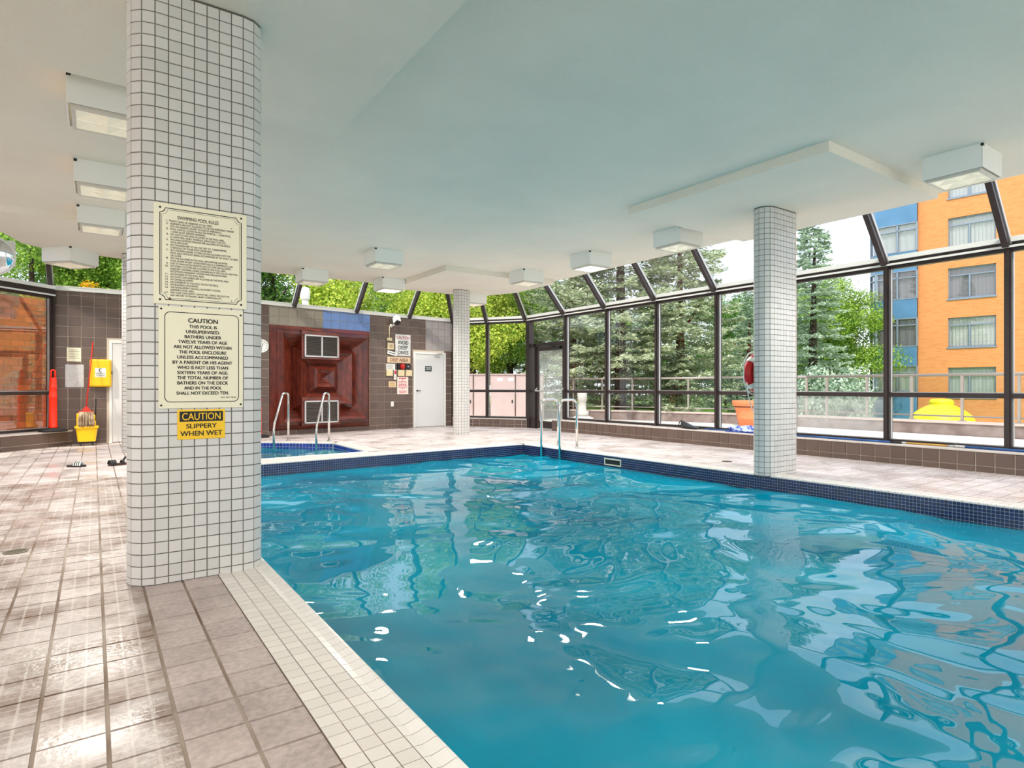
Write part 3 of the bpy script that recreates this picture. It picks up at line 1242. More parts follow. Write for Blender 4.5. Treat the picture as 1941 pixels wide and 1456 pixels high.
# ------------------------------------------------------------------ low tiled walls under the glazing
def knee(name, a, b, h, depth, label, pitch=.222):
    """a->b with local -y facing the room; face at local y=0"""
    e = b - a
    L_ = e.length
    ang = math.atan2(e.y, e.x)
    mb = MB()
    mb.box(0, L_, 0, depth, -.01, h - .03)
    root = struct(mb.build(name, M_wgrout, None, a, (0, 0, ang)), label)
    s = []
    x = 0
    while x < L_ - .02:
        s.append((x, min(x + pitch, L_)))
        x += pitch
    for z0, z1 in ((.0, .085), (.085, h - .03)):
        for s0, s1 in s:
            if s1 - s0 > .03 and z1 - z0 > .03:
                ob('tile', tilemesh(s1 - s0, z1 - z0, M_wtile), root, ((s0 + s1) / 2, 0, (z0 + z1) / 2))
    MB().cbox(-.0, L_, -.02, depth, h - .03, h, .006).build('ledge', M_sill, root)
    return root


KX = 10.22
knee('wall_right', Vector((KX, 12.75, 0)), Vector((KX, -2.0, 0)), .31, .34, 'low brown tiled wall with stone ledge under the right windows')
kn = (CP - CQ).normalized()
kin = Vector((kn.y, -kn.x, 0))
if kin.x > 0:
    kin = -kin
knee('wall_corner', CQ + kin * .12, CP + kin * .12 - kn * .02, .26, .2, 'low brown tiled wall under the corner windows left of the glass door')
la = Vector((-.36, 15.27, 0))
knee('wall_left', la + LD * 6.5, la, .31, .36, 'low brown tiled wall with stone ledge under the left glass', pitch=.46)
# end of right low wall
MB().box(-.17, .17, 0, .012, .0, .28).build('end_tile', M_wtile, bpy.data.objects['wall_right'], (-.0, .17, 0), (0, 0, R(-90)))

# ------------------------------------------------------------------ tiled columns
def column(name, x0, x1, yf, r, z1, label, singles, ntile=None):
    """stadium in plan, flats along x from x0 to x1, front face at y = yf"""
    n = max(2, int(round((x1 - x0) / .0708)))
    per = []
    yc = yf + r
    for i in range(n):
        per.append((x0 + (x1 - x0) * i / n, yf))
    for i in range(6):
        a = -math.pi / 2 + math.pi * i / 6
        per.append((x1 + r * math.cos(a), yc + r * math.sin(a)))
    for i in range(n):
        per.append((x1 - (x1 - x0) * i / n, yc + r))
    for i in range(6):
        a = math.pi / 2 + math.pi * i / 6
        per.append((x0 + r * math.cos(a), yc + r * math.sin(a)))
    core = MB()
    core.prism(per, -.01, z1 + .01)
    ctr = Vector(((x0 + x1) / 2, yc, 0))
    core.v = [(a - ctr.x, b - ctr.y, c) for a, b, c in core.v]
    root = struct(core.build(name, M_grout, None, ctr), label)
    P = .0713
    nrow = int((z1 - .043) / P)
    cells = []
    for i in range(len(per)):
        a, b = Vector(per[i]).to_3d(), Vector(per[(i + 1) % len(per)]).to_3d()
        for k in range(-1, nrow + 1):
            z0 = .043 + k * P if k >= 0 else .0
            zz = min(z0 + (P if k >= 0 else .043), z1)
            if zz - z0 < .015:
                continue
            cells.append((i, a, b, z0, zz))
    def pri(c):
        i, a, b, z0, zz = c
        mid = (a + b) / 2
        e = b - a
        nr = Vector((e.y, -e.x, 0)).normalized()
        d = mid.length
        face = nr.dot(-(mid.normalized()))
        if face < .03 or not inview(Vector((mid.x, mid.y, (z0 + zz) / 2))) or zz - z0 < .06:
            return -1
        return face / (d * d + ((z0 + zz) / 2 - 1.2) ** 2)
    order = sorted(cells, key=pri, reverse=True)
    sing = set()
    if singles:
        sing = set((c[0], c[3]) for c in order[:singles] if pri(c) > 0)
    stuff = MB()
    g, c_ = .0022, .0022
    for (i, a, b, z0, zz) in cells:
        e = b - a
        w_ = e.length
        e.normalize()
        nr = Vector((e.y, -e.x, 0))
        mid = (a + b) / 2 + Vector((0, 0, (z0 + zz) / 2))
        hw, hh = w_ / 2 - g, (zz - z0) / 2 - g
        o = [(-hw, 0, -hh), (hw, 0, -hh), (hw, 0, hh), (-hw, 0, hh)]
        f = [(x - math.copysign(c_, x), -.004, z - math.copysign(c_, z)) for x, y, z in o]
        if (i, z0) in sing:
            key = (round(hw, 3), round(hh, 4))
            if key not in CT:
                CT[key] = MB().add(o + f, [(4, 5, 6, 7), (0, 1, 5, 4), (1, 2, 6, 5), (2, 3, 7, 6), (3, 0, 4, 7)]).mesh('tile', M_ctile)
            q = ob('tile', CT[key], root, mid - ctr, (0, 0, math.atan2(e.y, e.x)))
        else:
            MM = Matrix.Translation(mid - ctr) @ Matrix.Rotation(math.atan2(e.y, e.x), 4, 'Z')
            stuff.add([MM @ Vector(p) for p in o + f], [(4, 5, 6, 7), (0, 1, 5, 4), (1, 2, 6, 5), (2, 3, 7, 6), (3, 0, 4, 7)])
    s = stuff.build('small_tiles', M_ctile, root)
    s['kind'] = 'stuff'
    return root


CT = {}
column('tiled_column', .305, .80, 4.208, .137, ZP, 'large white tiled column carrying the pool rule signs', 297)
column('tiled_column', 7.49, 7.985, 4.585, .14, ZP, 'white tiled column at the right pool edge with a red life ring', 200)
column('tiled_column', 7.52, 7.68, 12.98, .137, ZP, 'white tiled column on the deck before the white back door', 0)
column('tiled_column', .56, .72, 12.88, .137, ZP, 'white tiled column mostly hidden behind the large sign column', 0)


# ================================================================== SIGNS ON THE LARGE COLUMN
YS = 4.203
def plate(name, label, x0, x1, z0, z1, m, cat='sign', th=.006, loc=None, rz=0, corner=.0, group=None):
    """flat sign; origin at its lower middle, local -y faces out"""
    xc = (x0 + x1) / 2
    W2, H = (x1 - x0) / 2, z1 - z0
    t = thing(name, label, cat, loc if loc else (xc, YS, z0), rz, group)
    MB().cbox(-W2, W2, -th, 0, 0, H, .0015).build('panel', m, t)
    return t, W2, H


def outline(parent, x0, x1, z0, z1, wd, r, m, y, notch=False, name='border_line'):
    """thin inked rectangle with rounded or notched corners"""
    pts = []
    for cx, cz, a0 in ((x1 - r, z1 - r, 0), (x0 + r, z1 - r, 90), (x0 + r, z0 + r, 180), (x1 - r, z0 + r, 270)):
        for k in range(7):
            if notch:
                a = R(a0 + 90 - 90 * k / 6 + 180)
                ox, oz = {0: (x1, z1), 90: (x0, z1), 180: (x0, z0), 270: (x1, z0)}[a0]
                a = R(a0 + 270 - 90 * k / 6)
                pts.append((ox + r * math.cos(a), oz + r * math.sin(a)))
            else:
                a = R(a0 + 90 * k / 6)
                pts.append((cx + r * math.cos(a), cz + r * math.sin(a)))
    n = len(pts)
    mb = MB()
    inn, outp = [], []
    for i in range(n):
        p, q = Vector(pts[i - 1]), Vector(pts[(i + 1) % n])
        d = (q - p).normalized()
        nr = Vector((d.y, -d.x))
        inn.append(Vector(pts[i]) - nr * wd / 2)
        outp.append(Vector(pts[i]) + nr * wd / 2)
    vs = [(p.x, y, p.y) for p in inn] + [(p.x, y, p.y) for p in outp]
    mb.add(vs, [(i, (i + 1) % n, n + (i + 1) % n, n + i) for i in range(n)])
    return mb.build(name, m, parent)


def screws(parent, pts, y, r=.0065, m=None):
    for x, z in pts:
        mb = MB()
        mb.lathe([(r, 0), (r, .0015), (r * .7, .003), (0, .0035)], 10, M=Matrix.Translation((x, y, z)) @ Matrix.Rotation(R(90), 4, 'X'))
        mb.build('screw', m or M_ink, parent)


t, W2, H = plate('rules_sign', 'large cream swimming pool rules sign, topmost on the big tiled column', .296, .819, 1.703, 2.316, M_cream)
outline(t, -W2 + .033, W2 - .033, .028, H - .028, .005, .028, M_ink, -.0066, notch=True)
outline(t, -W2 + .043, W2 - .043, .038, H - .038, .002, .030, M_ink, -.0066, notch=True)
screws(t, [(a * (W2 - .034), z) for a in (-1, 1) for z in (.027, H - .027)], -.006)
text('SWIMMING POOL RULES', t, M_ink, -.02, H - .078, .228, .021, y=-.0068, bold=.008)
rules = """SAFETY SHALL BE OBSERVED AT ALL TIMES.
RESIDENTS ARE NOT ALLOWED TO USE THE EMERGENCY PHONE
FOR ANY REASON, EXCEPT IN CASE OF EMERGENCY.
POOL CHECKS, 3 QUICK BLASTS ON WHISTLE — CLEAR POOL,
1 LONG BLAST, RESUME SWIMMING.
NO TOYS OF ANY KIND ALLOWED IN THE POOL AREA.
I.E. SWIM FINS, MASKS, SNORKELS, INFLATABLE TOYS, ETC.
NO UNAUTHORIZED PERSONS ARE ALLOWED IN THE OFFICE
OR FILTER ROOM.
NO CHILDREN ARE TO USE THE TEST KIT, THERMOMETER,
CHEMICALS OR OTHER POOL EQUIPMENT.
NO CHILDREN UNDER 12 YEARS OF AGE ALLOWED INTO THE
POOL AREA WITHOUT BEING ACCOMPANIED BY AN ADULT 16 YEARS
OR OLDER.
NO ONE ALLOWED IN THE POOL AREA BEFORE OR AFTER
POOL HOURS EXCEPT THOSE ENROLLED IN A SWIMMING CLASS.
DUE TO SANITATION REASONS, NO CUT-OFFS ARE ALLOWED.
NO STREET CLOTHES ARE ALLOWED IN THE POOL AREA.
REASONS: CHLORINE STAINS, DANGEROUS IF YOU FALL IN THE POOL.
EXCEPTIONS: PREGNANT WOMEN AND GRANDMOTHERS.
NO SMOKING IN THE POOL AREA.
NO GLASS CONTAINERS ARE ALLOWED IN THE POOL AREA.
NO DIVING ALLOWED.
NO HORSEPLAY IN THE POOL OR ON THE DECK.
NO RUNNING OR PUSHING.
THE MANAGEMENT HAS FULL AUTHORITY WITHIN
SWIMMING POOL AREA.
FOR YOUR OWN SAFETY, NOTIFY REC. OFFICE ON DUTY OF
ANY HISTORY OF EPILEPSY, HEART CONDITION, ETC."""
nums = ['1.', '2.', '', '3.', '', '4.', '', '5.', '', '6.', '', '7.', '', '', '8.', '', '9.', '10.', '', '', '11.', '12.', '13.', '14.', '15.', '16.', '', '17.', '']
ZT, ZB = H - .098, .049
text(rules, t, M_ink, .018, (ZT + ZB) / 2, .382, ZT - ZB, y=-.0068, align='LEFT', bold=.004)
hn = (ZT - ZB) * .9652
text('\n'.join(nums), t, M_ink, -.192, ZT - hn / 2, .018, hn, y=-.0068, align='RIGHT', bold=.004)
o = MB()
o.lathe([(.0075, 0), (.005, .001), (0, .0012)], 9, M=Matrix.Translation((-.176, -.0069, .034)) @ Matrix.Rotation(R(90), 4, 'X'))
o.build('rust_spot', mat('rust', (92, 52, 40), .9), t)
screws(t, [(.17, H - .10), (.17, .048), (-.176, H - .10)], -.006, .003)

t, W2, H = plate('caution_sign', 'cream caution sign about unsupervised bathers, middle of the column signs', .322, .797, 1.066, 1.692, M_cream)
outline(t, -W2 + .033, W2 - .027, .04, H - .035, .0045, .03, M_ink, -.0066)
screws(t, [(-W2 + .014, .02), (W2 - .014, .02), (-W2 + .014, H - .018), (W2 - .014, H - .03)], -.006, .0062)
body = ['CAUTION', 'THIS POOL IS', 'UNSUPERVISED.', 'BATHERS UNDER', 'TWELVE YEARS OF AGE', 'ARE NOT ALLOWED WITHIN', 'THE POOL ENCLOSURE', 'UNLESS ACCOMPANIED', 'BY A PARENT OR HIS AGENT', 'WHO IS NOT LESS THAN', 'SIXTEEN YEARS OF AGE.', 'THE TOTAL NUMBER OF', 'BATHERS ON THE DECK', 'AND IN THE POOL', 'SHALL NOT EXCEED TEN.']
wid = [.165, .155, .19, .205, .275, .325, .265, .285, .335, .285, .285, .285, .285, .21, .295]
for i, (bt, wd) in enumerate(zip(body, wid)):
    text(bt, t, M_ink, .005, H - .083 - i * .0318 - (.004 if i else -.002), wd, .0265 if i == 0 else .0195, y=-.0068, bold=.030)
text('ONT. REG. 746 80', t, M_ink, .15, .066, .09, .008, y=-.0068)

t, W2, H = plate('slippery_sign', 'yellow and black slippery when wet sign, lowest on the big column', .422, .690, .873, 1.058, M_yel, th=.004)
MB().box(-W2 + .012, W2 - .012, -.0046, -.004, H - .075, H - .012).build('black_band', M_ink, t)
text('CAUTION', t, M_yel, 0, H - .0435, .215, .044, y=-.0054, bold=.008)
text('SLIPPERY', t, M_ink, 0, .082, .17, .028, y=-.0048, bold=.02)
text('WHEN WET', t, M_ink, 0, .036, .235, .03, y=-.0048, bold=.02)

# black framed notice and beige notice on the hidden left column
t, W2, H = plate('framed_notice', 'black framed white notice on the half hidden left column', .36, .50, 1.44, 1.92, M_black, loc=(.62, 12.872, 1.44))
MB().box(-W2 + .02, W2 - .02, -.0075, -.006, .02, H - .02).build('paper', M_white, t)
t, W2, H = plate('pool_notice', 'narrow cream notice below the black framed notice', .0, .14, .80, 1.42, M_cream, loc=(.65, 12.872, .80))

# ================================================================== WOOD RELIEF AND VENTS
M_wood = mat('red_cedar', (112, 44, 26), 0.32, vary=0.22, ncol=(74, 26, 16), nscale=5.0, stretch=(1, 3, 1), bump=.1, bscale=80, spec=.5, coat=.25)
S0, S1, Z0, Z1 = .286, 3.075, .115, 2.715
t = thing('cedar_wall_relief', 'large red cedar wall relief of nested square frames beside the whirlpool', 'wall relief', wallpt(B_, ANG2, (S0 + S1) / 2, .0, Z0), ANG2)
HW, HH = (S1 - S0) / 2, (Z1 - Z0) / 2
MB().box(-HW, HW, -.01, -.001, 0, 2 * HH).build('backing', M_wood, t)
steps = [(1.0, .02), (.83, .30), (.60, .02), (.51, .26), (.285, .02), (.17, .20), (.0, .02)]
for (r0, y0), (r1, y1) in zip(steps[:-1], steps[1:]):
    npl = 3 if abs(r0 - r1) > .2 else 2
    if r0 < .4:
        npl = 2
    for q in range(npl):
        a, b2 = r0 + (r1 - r0) * q / npl, r0 + (r1 - r0) * (q + 1) / npl
        ya, yb = y0 + (y1 - y0) * q / npl, y0 + (y1 - y0) * (q + 1) / npl
        b2 = max(b2, .004)
        gp = .006
        for side in range(4):
            def P(r, y, k, dd=0.0):
                sx, sz = {0: ((-1, -1), (1, -1)), 1: ((1, -1), (1, 1)), 2: ((1, 1), (-1, 1)), 3: ((-1, 1), (-1, -1))}[side][k]
                return Vector((sx * r * HW, -y + dd, HH + sz * r * HH))
            vs = [P(a - gp * .5 / HW, ya, 0), P(a - gp * .5 / HW, ya, 1), P(b2 + gp * .5 / HW, yb, 1), P(b2 + gp * .5 / HW, yb, 0)]
            bk_ = [P(a, ya, 0, .02), P(a, ya, 1, .02), P(b2, yb, 1, .02), P(b2, yb, 0, .02)]
            MB().add(vs + bk_, [(0, 1, 2, 3), (4, 5, 6, 7), (0, 1, 5, 4), (1, 2, 6, 5), (2, 3, 7, 6), (3, 0, 4, 7)]).build('plank', M_wood, t)

M_louv = mat('grey_louvre', (92, 84, 78), .45, metal=.3, vary=.1)
def vent(label, s0, s1, z0, z1, off):
    sc = (s0 + s1) / 2
    v = thing('air_grille', label, 'vent', wallpt(B_, ANG2, sc, 0, z0), ANG2, 'air grilles in the cedar relief')
    w2, h = (s1 - s0) / 2, z1 - z0
    MB().box(-w2 - .06, w2 + .06, -off + .02, -.03, -.05, h + .09).build('duct_box', M_wood, v)
    f = MB()
    for q in ((-w2, -w2 + .035, 0, h), (w2 - .035, w2, 0, h), (-w2, w2, 0, .035), (-w2, w2, h - .035, h), (-.018, .018, 0, h)):
        f.box(q[0], q[1], -off - .025, -off + .015, q[2], q[3])
    f.build('frame', M_silver, v)
    MB().box(-w2 + .03, w2 - .03, -off + .012, -off + .018, .03, h - .03).build('dark_core', M_black, v)
    n = 13
    lm = MB().add([(-w2 / 2 + .03, -.018, -.006), (w2 / 2 - .03, -.018, -.006), (w2 / 2 - .03, .006, .018), (-w2 / 2 + .03, .006, .018),
                   (-w2 / 2 + .03, -.016, -.009), (w2 / 2 - .03, -.016, -.009), (w2 / 2 - .03, .008, .015), (-w2 / 2 + .03, .008, .015)],
                  [(0, 1, 2, 3), (4, 5, 6, 7), (0, 1, 5, 4), (1, 2, 6, 5), (2, 3, 7, 6), (3, 0, 4, 7)]).mesh('slat', M_louv)
    for sgn in (-1, 1):
        for k in range(n):
            ob('slat', lm, v, (sgn * w2 / 2, -off - .002, .05 + (h - .1) * (k + .5) / n))
    return v


vent('upper louvred air grille in the cedar relief, in a dark box', 1.04, 1.961, 1.945, 2.50, .31)
vent('lower louvred air grille in the cedar relief, by the floor', 1.04, 1.961, .28, .846, .31)

# ================================================================== THINGS ON THE BACK WALL
def onwall(name, label, cat, u0s, z0, a=B_, ang=None, group=None):
    ang = ANG2 if ang is None else ang
    return thing(name, label, cat, wallpt(a, ang, u0s, .013, z0), ang, group)


def sB(x):
    return (x - B_.x) / math.cos(ANG2)


def wplate(name, label, x0, x1, z0, z1, m, cat='sign', th=.012, corner=.003):
    t = onwall(name, label, cat, sB((x0 + x1) / 2), z0)
    w2 = (sB(x1) - sB(x0)) / 2
    MB().cbox(-w2, w2, -th, 0, 0, z1 - z0, corner).build('panel', m, t)
    return t, w2, z1 - z0


t, w2, h = wplate('deep_dive_sign', 'white sign reading caution avoid deep dives, left of the back door', 7.07, 7.585, 2.09, 2.70, M_white)
text('CAUTION', t, M_inkred, 0, h - .09, .44, .085, y=-.0135, bold=.01)
for i, s_ in enumerate(('AVOID', 'DEEP', 'DIVES')):
    text(s_, t, M_ink, 0, h - .23 - i * .145, (.36, .31, .36)[i], .105, y=-.0135, bold=.025)
t, w2, h = wplate('deep_area_sign', 'beige sign reading deep area below the deep dive sign', 6.81, 7.58, 1.88, 2.05, mat('tan_sign', (228, 200, 164), .5))
text('DEEP AREA', t, mat('brown_ink', (110, 50, 30), .6), .0, h / 2, .62, .095, y=-.0135, bold=.012)
t, w2, h = wplate('white_notice', 'small white notice under the deep area sign, left of the red alarm', 6.765, 7.06, 1.675, 1.85, M_white)
for k in range(5):
    MB().box(-w2 + .03, w2 - .06 - (k % 2) * .04, -.0135, -.012, h - .04 - k * .026, h - .033 - k * .026).build('print_line', M_ink, t)
t, w2, h = wplate('red_notice', 'white notice with red printed lines beside the back door', 7.13, 7.505, .98, 1.485, mat('pink_paper', (244, 226, 214), .6))
rs_ = random.Random(3)
for k in range(10):
    ww = (.13, .05, .15, .15, .14, .15, .15, .07, .13, .12)[k]
    word_bars(t, M_inkred, -ww, ww, h - .06 - k * .042 - (.03 if k > 7 else 0), (.028 if k == 0 else .02), -.0122, rs_)
t, w2, h = wplate('tan_notice', 'small tan notice left of the red printed notice', 6.85, 7.09, 1.18, 1.35, mat('tan_paper', (226, 196, 150), .6))
for k in range(4):
    MB().box(-w2 + .03, w2 - .05, -.0135, -.012, h - .04 - k * .03, h - .034 - k * .03).build('print_line', M_ink, t)

# strobe and alarm
t = onwall('alarm_bell', 'red domed pool alarm on a dark plate under the deep area sign', 'alarm', sB(7.255), 1.70)
MB().cbox(-.125, .125, -.05, 0, 0, .165, .006).build('back_box', M_black, t)
mb = MB()
mb.lathe([(.085, 0), (.085, .02), (.07, .05), (.04, .07), (0, .076)], 20, M=Matrix.Translation((.02, -.05, .083)) @ Matrix.Rotation(R(90), 4, 'X'))
mb.build('dome', mat('alarm_red', (196, 24, 20), .25), t)
t = onwall('key_switch', 'black key switch plate right of the red alarm', 'switch', sB(7.49), 1.715)
MB().cbox(-.08, .08, -.03, 0, 0, .14, .006).build('plate', M_black, t)
mb = MB()
mb.lathe([(.025, 0), (.025, .012), (0, .014)], 14, M=Matrix.Translation((0, -.03, .07)) @ Matrix.Rotation(R(90), 4, 'X'))
mb.build('key_cylinder', M_silver, t)
for x, lab in ((6.855, 'beige junction box leftmost of three in a row below the notices'), (7.245, 'beige junction box under the red alarm'), (7.505, 'beige junction box under the black key switch')):
    t = onwall('junction_box', lab, 'box', sB(x), 1.50, group='beige junction boxes by the back door')
    MB().cbox(-.105, .105, -.06, 0, 0, .18, .01).build('body', M_beige, t)
    MB().cbox(-.09, .09, -.066, -.06, .015, .165, .003).build('cover', M_beige, t)
t = onwall('call_button', 'narrow white push button between two beige junction boxes', 'button', sB(7.055), 1.395)
MB().cbox(-.04, .04, -.03, 0, 0, .285, .006).build('body', M_white, t)
MB().cbox(-.03, .03, -.036, -.03, .16, .26, .004).build('red_strip', M_inkred, t)
MB().cbox(-.018, .018, -.04, -.03, .04, .09, .004).build('button', M_beige, t)
t = onwall('light_switch', 'small beige switch box on the conduit below the camera', 'switch', sB(6.86), 2.50)
MB().cbox(-.08, .08, -.05, 0, 0, .085, .008).build('body', M_beige, t)
t = onwall('speaker_box', 'square beige wall speaker left of the deep dive sign', 'speaker', sB(6.90), 2.25)
MB().cbox(-.105, .105, -.05, 0, 0, .195, .008).build('body', M_beige, t)
mb = MB()
mb.lathe([(.05, 0), (.05, .004), (.03, .006), (0, .006)], 18, M=Matrix.Translation((0, -.05, .1)) @ Matrix.Rotation(R(90), 4, 'X'))
mb.build('grille', mat('tan_grille', (196, 176, 130), .6), t)
t = onwall('tilted_notice', 'white tilted leaflet holder beside the deep dive sign', 'notice', sB(6.93), 2.05)
MB().cbox(-.15, .15, -.05, -.02, 0, .10, .004, M=Matrix.Translation((0, 0, .05)) @ Matrix.Rotation(R(12), 4, 'Y')).build('holder', M_white, t)
MB().box(-.12, .10, -.0515, -.05, .04, .06, M=Matrix.Translation((0, 0, .05)) @ Matrix.Rotation(R(12), 4, 'Y')).build('print_line', M_ink, t)
t = onwall('wall_socket', 'white electrical socket low on the brown back wall', 'socket', sB(6.97), .635)
MB().cbox(-.05, .05, -.012, 0, 0, .145, .005).build('plate', M_white, t)
for z in (.045, .10):
    MB().cbox(-.018, .018, -.015, -.012, z - .02, z + .02, .003).build('outlet', M_lightbox, t)
# camera
t = onwall('security_camera', 'white bullet security camera high on the back wall', 'camera', sB(6.93), 2.93)
MC = Matrix.Translation((.06, -.2, .15)) @ Matrix.Rotation(R(18), 4, 'Y') @ Matrix.Rotation(R(-38), 4, 'X')
MB().cbox(-.075, .075, -.09, .09, -.10, .12, .015, M=MC).build('housing', M_white, t)
MB().cbox(-.06, .06, -.075, .075, -.135, -.10, .006, M=MC).build('lens_hood', M_black, t)
mb = MB()
mb.tube([(0, -.0, .0), (0, -.12, .0), (.03, -.18, .06)], .018, 8)
mb.lathe([(.05, 0), (.05, .015), (.02, .03), (0, .03)], 14, M=Matrix.Rotation(R(90), 4, 'X'))
mb.build('bracket', M_white, t)
mb = MB()
mb.tube([(-.06, -.012, -.02), (-.06, -.012, -.345)], .012, 8)
mb.build('conduit', M_beige, t)
mb = MB()
mb.tube([(.08, -.16, .27), (.14, -.08, .31), (.17, -.02, .30)], .006, 6)
mb.build('cable', M_black, t)
# clock
t = onwall('wall_clock', 'round white wall clock left of the cedar relief', 'clock', .095, 2.02)
mc = Matrix.Translation((0, 0, .16)) @ Matrix.Rotation(R(90), 4, 'X')
mb = MB()
mb.lathe([(.16, 0), (.165, .03), (.15, .042), (.14, .036), (0, .036)], 32, M=mc)
mb.build('case', M_white, t)
for k in range(12):
    MB().box(-.006, .006, -.0385, -.036, .105, .13, M=Matrix.Translation((0, 0, .16)) @ Matrix.Rotation(R(30 * k), 4, 'Y')).build('hour_mark', M_ink, t)
MB().box(-.005, .005, -.040, -.037, 0, .075, M=Matrix.Translation((0, 0, .16)) @ Matrix.Rotation(R(25), 4, 'Y')).build('hand', M_ink, t)
MB().box(-.004, .004, -.041, -.038, 0, .11, M=Matrix.Translation((0, 0, .16)) @ Matrix.Rotation(R(190), 4, 'Y')).build('hand', M_ink, t)

# left part of the back wall
def onA(name, label, cat, x, z0, group=None):
    return thing(name, label, cat, wallpt(A_, angF1, (x - A_.x), .013, z0), angF1, group)


t = onA('wall_notice', 'small cream notice, upper of two left of the yellow phone box', 'notice', -.333, 1.725)
MB().cbox(-.122, .122, -.004, 0, 0, .285, .001).build('sheet', M_cream, t)
for k in range(6):
    MB().box(-.09, .06 + .03 * (k % 2), -.0048, -.004, .235 - k * .034, .243 - k * .034).build('print_line', M_ink, t)
t = onA('paper_notice', 'grey white paper sheet, lower of two left of the yellow phone box', 'notice', -.323, 1.185)
MB().cbox(-.157, .157, -.004, 0, 0, .475, .001).build('sheet', mat('grey_paper', (206, 204, 204), .6, namt=.15, nscale=18), t)
t = onA('emergency_phone_box', 'yellow emergency telephone box on the brown tiled wall', 'phone box', .13, 1.19)
MB().cbox(-.19, .19, -.14, 0, 0, .585, .03).build('case', M_yel, t)
MB().cbox(-.165, .165, -.155, -.135, .025, .56, .012).build('door', M_yel, t)
MB().box(-.095, .095, -.158, -.155, .21, .40).build('label_plate', M_white, t)
text('EMERGENCY\nTELEPHONE', t, M_ink, 0, .265, .16, .075, y=-.159, bold=.01)
mb = MB()
mb.tube(fillet([(.02, -.159, .385), (-.02, -.159, .385), (-.02, -.159, .325), (.02, -.159, .325)], .02), .007, 6)
mb.build('handset_mark', M_ink, t)
MB().cbox(.186, .205, -.10, -.04, .27, .34, .004).build('latch', M_black, t)

# ================================================================== MOP, BUCKET, POSTS, SANDALS
t = thing('mop_bucket', 'yellow mop bucket with side wringer on black castors by the left back wall', 'bucket', (-.115, 15.02, 0), R(2))
def taper(x0, x1, y0, y1, z0, tx, ty, z1, th, m, name, par):
    n = 24
    def ring(a, b, z, rr):
        out = []
        for k in range(n):
            ang = 2 * math.pi * k / n
            c, s_ = math.cos(ang), math.sin(ang)
            f = (abs(c) ** 6 + abs(s_) ** 6) ** (-1 / 6)
            out.append((a * c * f, b * s_ * f, z))
        return out
    r0 = ring(x0, y0, z0, 0); r1 = ring(tx, ty, z1, 0); r2 = ring(tx + .012, ty + .012, z1, 0); r3 = ring(tx + .012, ty + .012, z1 + .03, 0); r4 = ring(tx - th, ty - th, z1 + .03, 0); r5 = ring(x0 - th, y0 - th, z0 + .02, 0)
    vs = r0 + r1 + r2 + r3 + r4 + r5
    fs = []
    for i in range(5):
        for k in range(n):
            fs.append((i * n + k, i * n + (k + 1) % n, (i + 1) * n + (k + 1) % n, (i + 1) * n + k))
    fs.append(tuple(range(n)))
    fs.append(tuple(5 * n + k for k in range(n)))
    return MB().add(vs, fs, 0, False).build(name, m, par)


taper(.15, 0, .12, 0, .085, .185, .15, .37, .01, M_yel, 'tub', t)
mb = MB()
mb.cbox(-.19, .19, -.165, -.15, .355, .385, .006)
mb.cbox(-.205, -.175, -.10, .10, .36, .40, .01)
mb.cbox(.175, .205, -.10, .10, .36, .40, .01)
mb.build('rim', M_yel, t)
mb = MB()
mb.cbox(-.17, -.07, -.10, .12, .38, .66, .02)
mb.cbox(-.17, .16, .09, .12, .36, .62, .01)
mb.cbox(-.16, .15, -.11, -.085, .36, .47, .01)
mb.build('wringer', M_yel, t)
mb = MB()
mb.tube([(.15, .1, .5), (.16, .11, .95)], .013, 8)
mb.build('wringer_lever', M_black, t)
for sx in (-.10, .10):
    for sy in (-.08, .08):
        c = MB()
        c.lathe([(.012, -.014), (.036, -.012), (.036, .012), (.012, .014)], 14, M=Matrix.Translation((sx, sy, .036)) @ Matrix.Rotation(R(90), 4, 'Y'))
        c.box(sx - .02, sx + .02, sy - .012, sy + .012, .04, .09)
        c.build('castor', M_black, t)

t = thing('string_mop', 'red handled string mop standing in the yellow bucket', 'mop', (-.10, 14.90, .40), 0)
mb = MB()
mb.tube([(-.02, -.01, .40), (.09, .42, 1.74)], [.014, .012], 10)
mb.build('handle', mat('mop_red', (206, 44, 30), .4), t)
mb = MB()
mb.add([(-.11, -.02, .29), (.07, -.02, .285), (.0, -.015, .40), (-.04, -.015, .40), (-.11, .015, .29), (.07, .015, .285), (.0, .01, .40), (-.04, .01, .40)],
       [(0, 1, 2, 3), (4, 5, 6, 7), (0, 1, 5, 4), (1, 2, 6, 5), (2, 3, 7, 6), (3, 0, 4, 7)])
mb.tube([(-.15, 0, .29), (.11, 0, .285)], .018, 8)
mb.build('mop_clamp', mat('mop_red', (206, 44, 30), .4), t)
mb = MB()
for k in range(70):
    x = -.14 + .24 * (k + .5) / 70
    f = random.uniform(-.06, .05)
    mb.tube([(x, f * .4 - .02, .29), (x * 1.05 + random.uniform(-.01, .01), f - .03, .19), (x * 1.15 + random.uniform(-.02, .02), f - .03, .06), (x * 1.1 + random.uniform(-.02, .02), f * .8, -.02)], .0065, 5)
mb.build('mop_strings', mat('mop_cotton', (206, 186, 160), .95, island=.3, ncol=(150, 120, 90), nscale=9), t)['kind'] = 'stuff'


